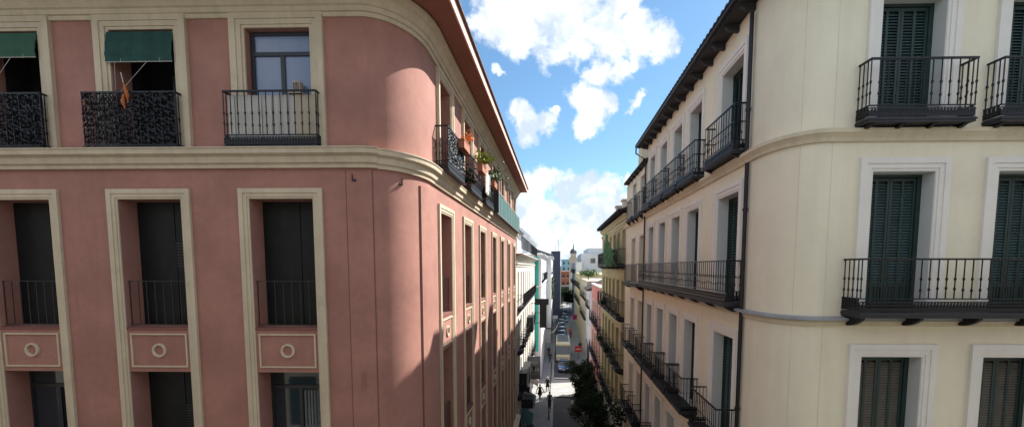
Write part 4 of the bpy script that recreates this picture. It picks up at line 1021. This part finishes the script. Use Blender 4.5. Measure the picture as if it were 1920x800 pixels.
# ------------------------------------------------------------------ people
def skin_mesh(name, verts, edges, radii, m, parent, sub=1):
    me = bpy.data.meshes.new(name); me.from_pydata(verts, edges, []); o = bpy.data.objects.new(name, me); C.objects.link(o)
    md = o.modifiers.new('skin', 'SKIN'); md.use_smooth_shade = True
    for i, r in enumerate(radii): me.skin_vertices[0].data[i].radius = (r, r) if not isinstance(r, tuple) else r
    me.skin_vertices[0].data[0].use_root = True
    s_ = o.modifiers.new('sub', 'SUBSURF'); s_.levels = sub; s_.render_levels = sub
    dg = bpy.context.evaluated_depsgraph_get(); dg.update()
    nm = bpy.data.meshes.new_from_object(o.evaluated_get(dg)); o.modifiers.clear(); o.data = nm
    nm.materials.clear(); nm.materials.append(M[m]); o.parent = parent
    return o
def person(loc, face, label, step=.28, coat='coatblack', legs='trousers', hair='hair', armout=.12, bagside=0, longcoat=False, h=1.0):
    t = thing('person', loc, label, 'person'); t.rotation_euler = (0, 0, face); t.scale = (h, h, h)
    # local: faces +Y
    V = [(0, 0, .93), (0, .01, 1.12), (0, .0, 1.32), (0, 0, 1.45), (0, .02, 1.53), (0, .03, 1.62), (0, .03, 1.70),
         (.10, 0, .90), (.11, step * .55, .50), (.11, step * .8, .09), (.11, step * .8 + .16, .05),
         (-.10, 0, .90), (-.11, -step * .3, .50), (-.11, -step * 1.1, .12), (-.11, -step * 1.1 + .15, .05),
         (.19, 0, 1.40), (.24 + armout * .4, -.08, 1.14), (.24 + armout, -.02, .90), (.24 + armout, .03, .81),
         (-.19, 0, 1.40), (-.24 - armout * .4, .08, 1.14), (-.24 - armout, .16, .92), (-.24 - armout, .2, .84)]
    E_ = [(0, 1), (1, 2), (2, 3), (3, 4), (4, 5), (5, 6), (0, 7), (7, 8), (8, 9), (9, 10), (0, 11), (11, 12), (12, 13), (13, 14), (3, 15), (15, 16), (16, 17), (17, 18), (3, 19), (19, 20), (20, 21), (21, 22)]
    Rr = [(.15, .11), (.13, .10), (.16, .11), (.09, .08), .055, (.085, .10), (.06, .07), .085, .062, .042, .04, .085, .062, .042, .04, .055, .045, .032, .036, .055, .045, .032, .036]
    body = skin_mesh('body', V, E_, Rr, 'skin', t)
    # face
    m_ = MB(); m_.loft([[(-.015, .125, 1.60), (.015, .125, 1.60), (0, .125, 1.645)], [(-.004, .15, 1.605), (.004, .15, 1.605), (0, .13, 1.64)]])
    ms_ = m_.build('nose', 'skin', None); ms_.parent = t
    # jacket, trousers, hair
    k = 1.18
    ids = [0, 1, 2, 3, 15, 16, 17, 19, 20, 21]; mp = {v: i for i, v in enumerate(ids)}
    skin_mesh('jacket', [V[i] for i in ids], [(mp[a], mp[b]) for a, b in E_ if a in mp and b in mp], [tuple(q * k for q in (Rr[i] if isinstance(Rr[i], tuple) else (Rr[i], Rr[i]))) for i in ids], coat, t)
    ids = [0, 7, 8, 9, 11, 12, 13]; mp = {v: i for i, v in enumerate(ids)}
    skin_mesh('trousers', [V[i] for i in ids], [(mp[a], mp[b]) for a, b in E_ if a in mp and b in mp], [tuple(q * 1.16 for q in (Rr[i] if isinstance(Rr[i], tuple) else (Rr[i], Rr[i]))) for i in ids], legs, t)
    if longcoat:
        m_ = MB(); m_.loft([[(rx * math.cos(a * math.pi / 6), ry * math.sin(a * math.pi / 6), z) for a in range(12)] for rx, ry, z in ((.27, .24, .55), (.23, .19, .8), (.19, .15, 1.0), (.18, .14, 1.15))]); o = m_.build('coat_skirt', coat, None); o.parent = t
    m_ = MB(); m_.loft([[(rx * math.cos(a * math.pi / 6), .01 + ry * math.sin(a * math.pi / 6), z) for a in range(12)] for rx, ry, z in ((.075, .07, 1.56), (.10, .10, 1.62), (.105, .112, 1.69), (.085, .09, 1.755), (.03, .03, 1.785))]); o = m_.build('hair', hair, None, smooth=True); o.parent = t
    for sx in (-1, 1):
        y = step * .8 if sx > 0 else -step * 1.1
        m_ = MB(); m_.loft([[(sx * .11 - w_, yy, 0), (sx * .11 + w_, yy, 0), (sx * .11 + w_ * .8, yy, hh), (sx * .11 - w_ * .8, yy, hh)] for yy, w_, hh in ((y - .08, .04, .09), (y, .05, .13), (y + .12, .052, .08), (y + .2, .04, .05))]); o = m_.build('shoe', 'tyre', None); o.parent = t
        # fingers
        hx, hy, hz = (V[18] if sx > 0 else V[22])
        m_ = MB()
        for f, L_ in enumerate((.065, .075, .07, .055)): m_.tube([(hx, hy - .03 + .02 * f, hz - .01), (hx - sx * .004, hy - .028 + .02 * f, hz - .03 - L_ * .5), (hx - sx * .018, hy - .024 + .02 * f, hz - .03 - L_)], [.011, .009, .007], 5)
        m_.tube([(hx, hy + .03, hz + .01), (hx - sx * .02, hy + .055, hz - .03)], [.012, .008], 5); o = m_.build('fingers', 'skin', None); o.parent = t
    if bagside:
        b = thing('shoulder_bag', loc, 'brown bag carried by the walker in the black coat', 'bag'); b.rotation_euler = (0, 0, face)
        m_ = MB(); x = bagside * .40; m_.loft([[(x - w_, y, z) for y in (-.16, .16)] + [(x + w_, y, z) for y in (.16, -.16)] for w_, z in ((.05, .62), (.07, .66), (.06, .88), (.03, .92))]); m_.tube([(x, -.12, .9), (x - bagside * .2, 0, 1.42), (x, .12, .9)], .012, 5); o = m_.build('bag', 'bag', None); o.parent = b
    return t
person((-1.85, 47.6, .125), R(200), 'walker in a black coat with arms swinging, leftmost of the three on the sunlit crossing', armout=.2, longcoat=True, step=.3, h=1.02)
person((-1.05, 51.0, .129), R(170), 'white haired walker in a dark coat, farthest of the three on the sunlit crossing', hair='hairgrey', longcoat=True, step=.25)
person((-.70, 44.6, .12), R(185), 'person in a slate jacket walking, nearest of the three before the crossing', coat='coatblue', step=.15, armout=.03, h=1.04)
person((-2.25, 36.2, .12), R(0), 'dark haired person close to the left wall at the bottom edge of the picture', step=.2)
person((-1.0, 66.5, .12), R(180), 'person in black on the left pavement beside the cream van', step=.2)
person((-1.3, 71.0, .12), R(0), 'second person in black farther along the left pavement', step=.2)
person((4.2, 76.5, .12), R(180), 'dark clothed person walking alone on the far right pavement', step=.25, longcoat=True)
person((3.0, 90.5, .12), R(180), 'person in a red top on the right pavement beyond the red sign', coat='red', step=.2)
person((3.0, 95.0, .12), R(20), 'person in an orange top on the right pavement far down the street', coat='orange', step=.2)
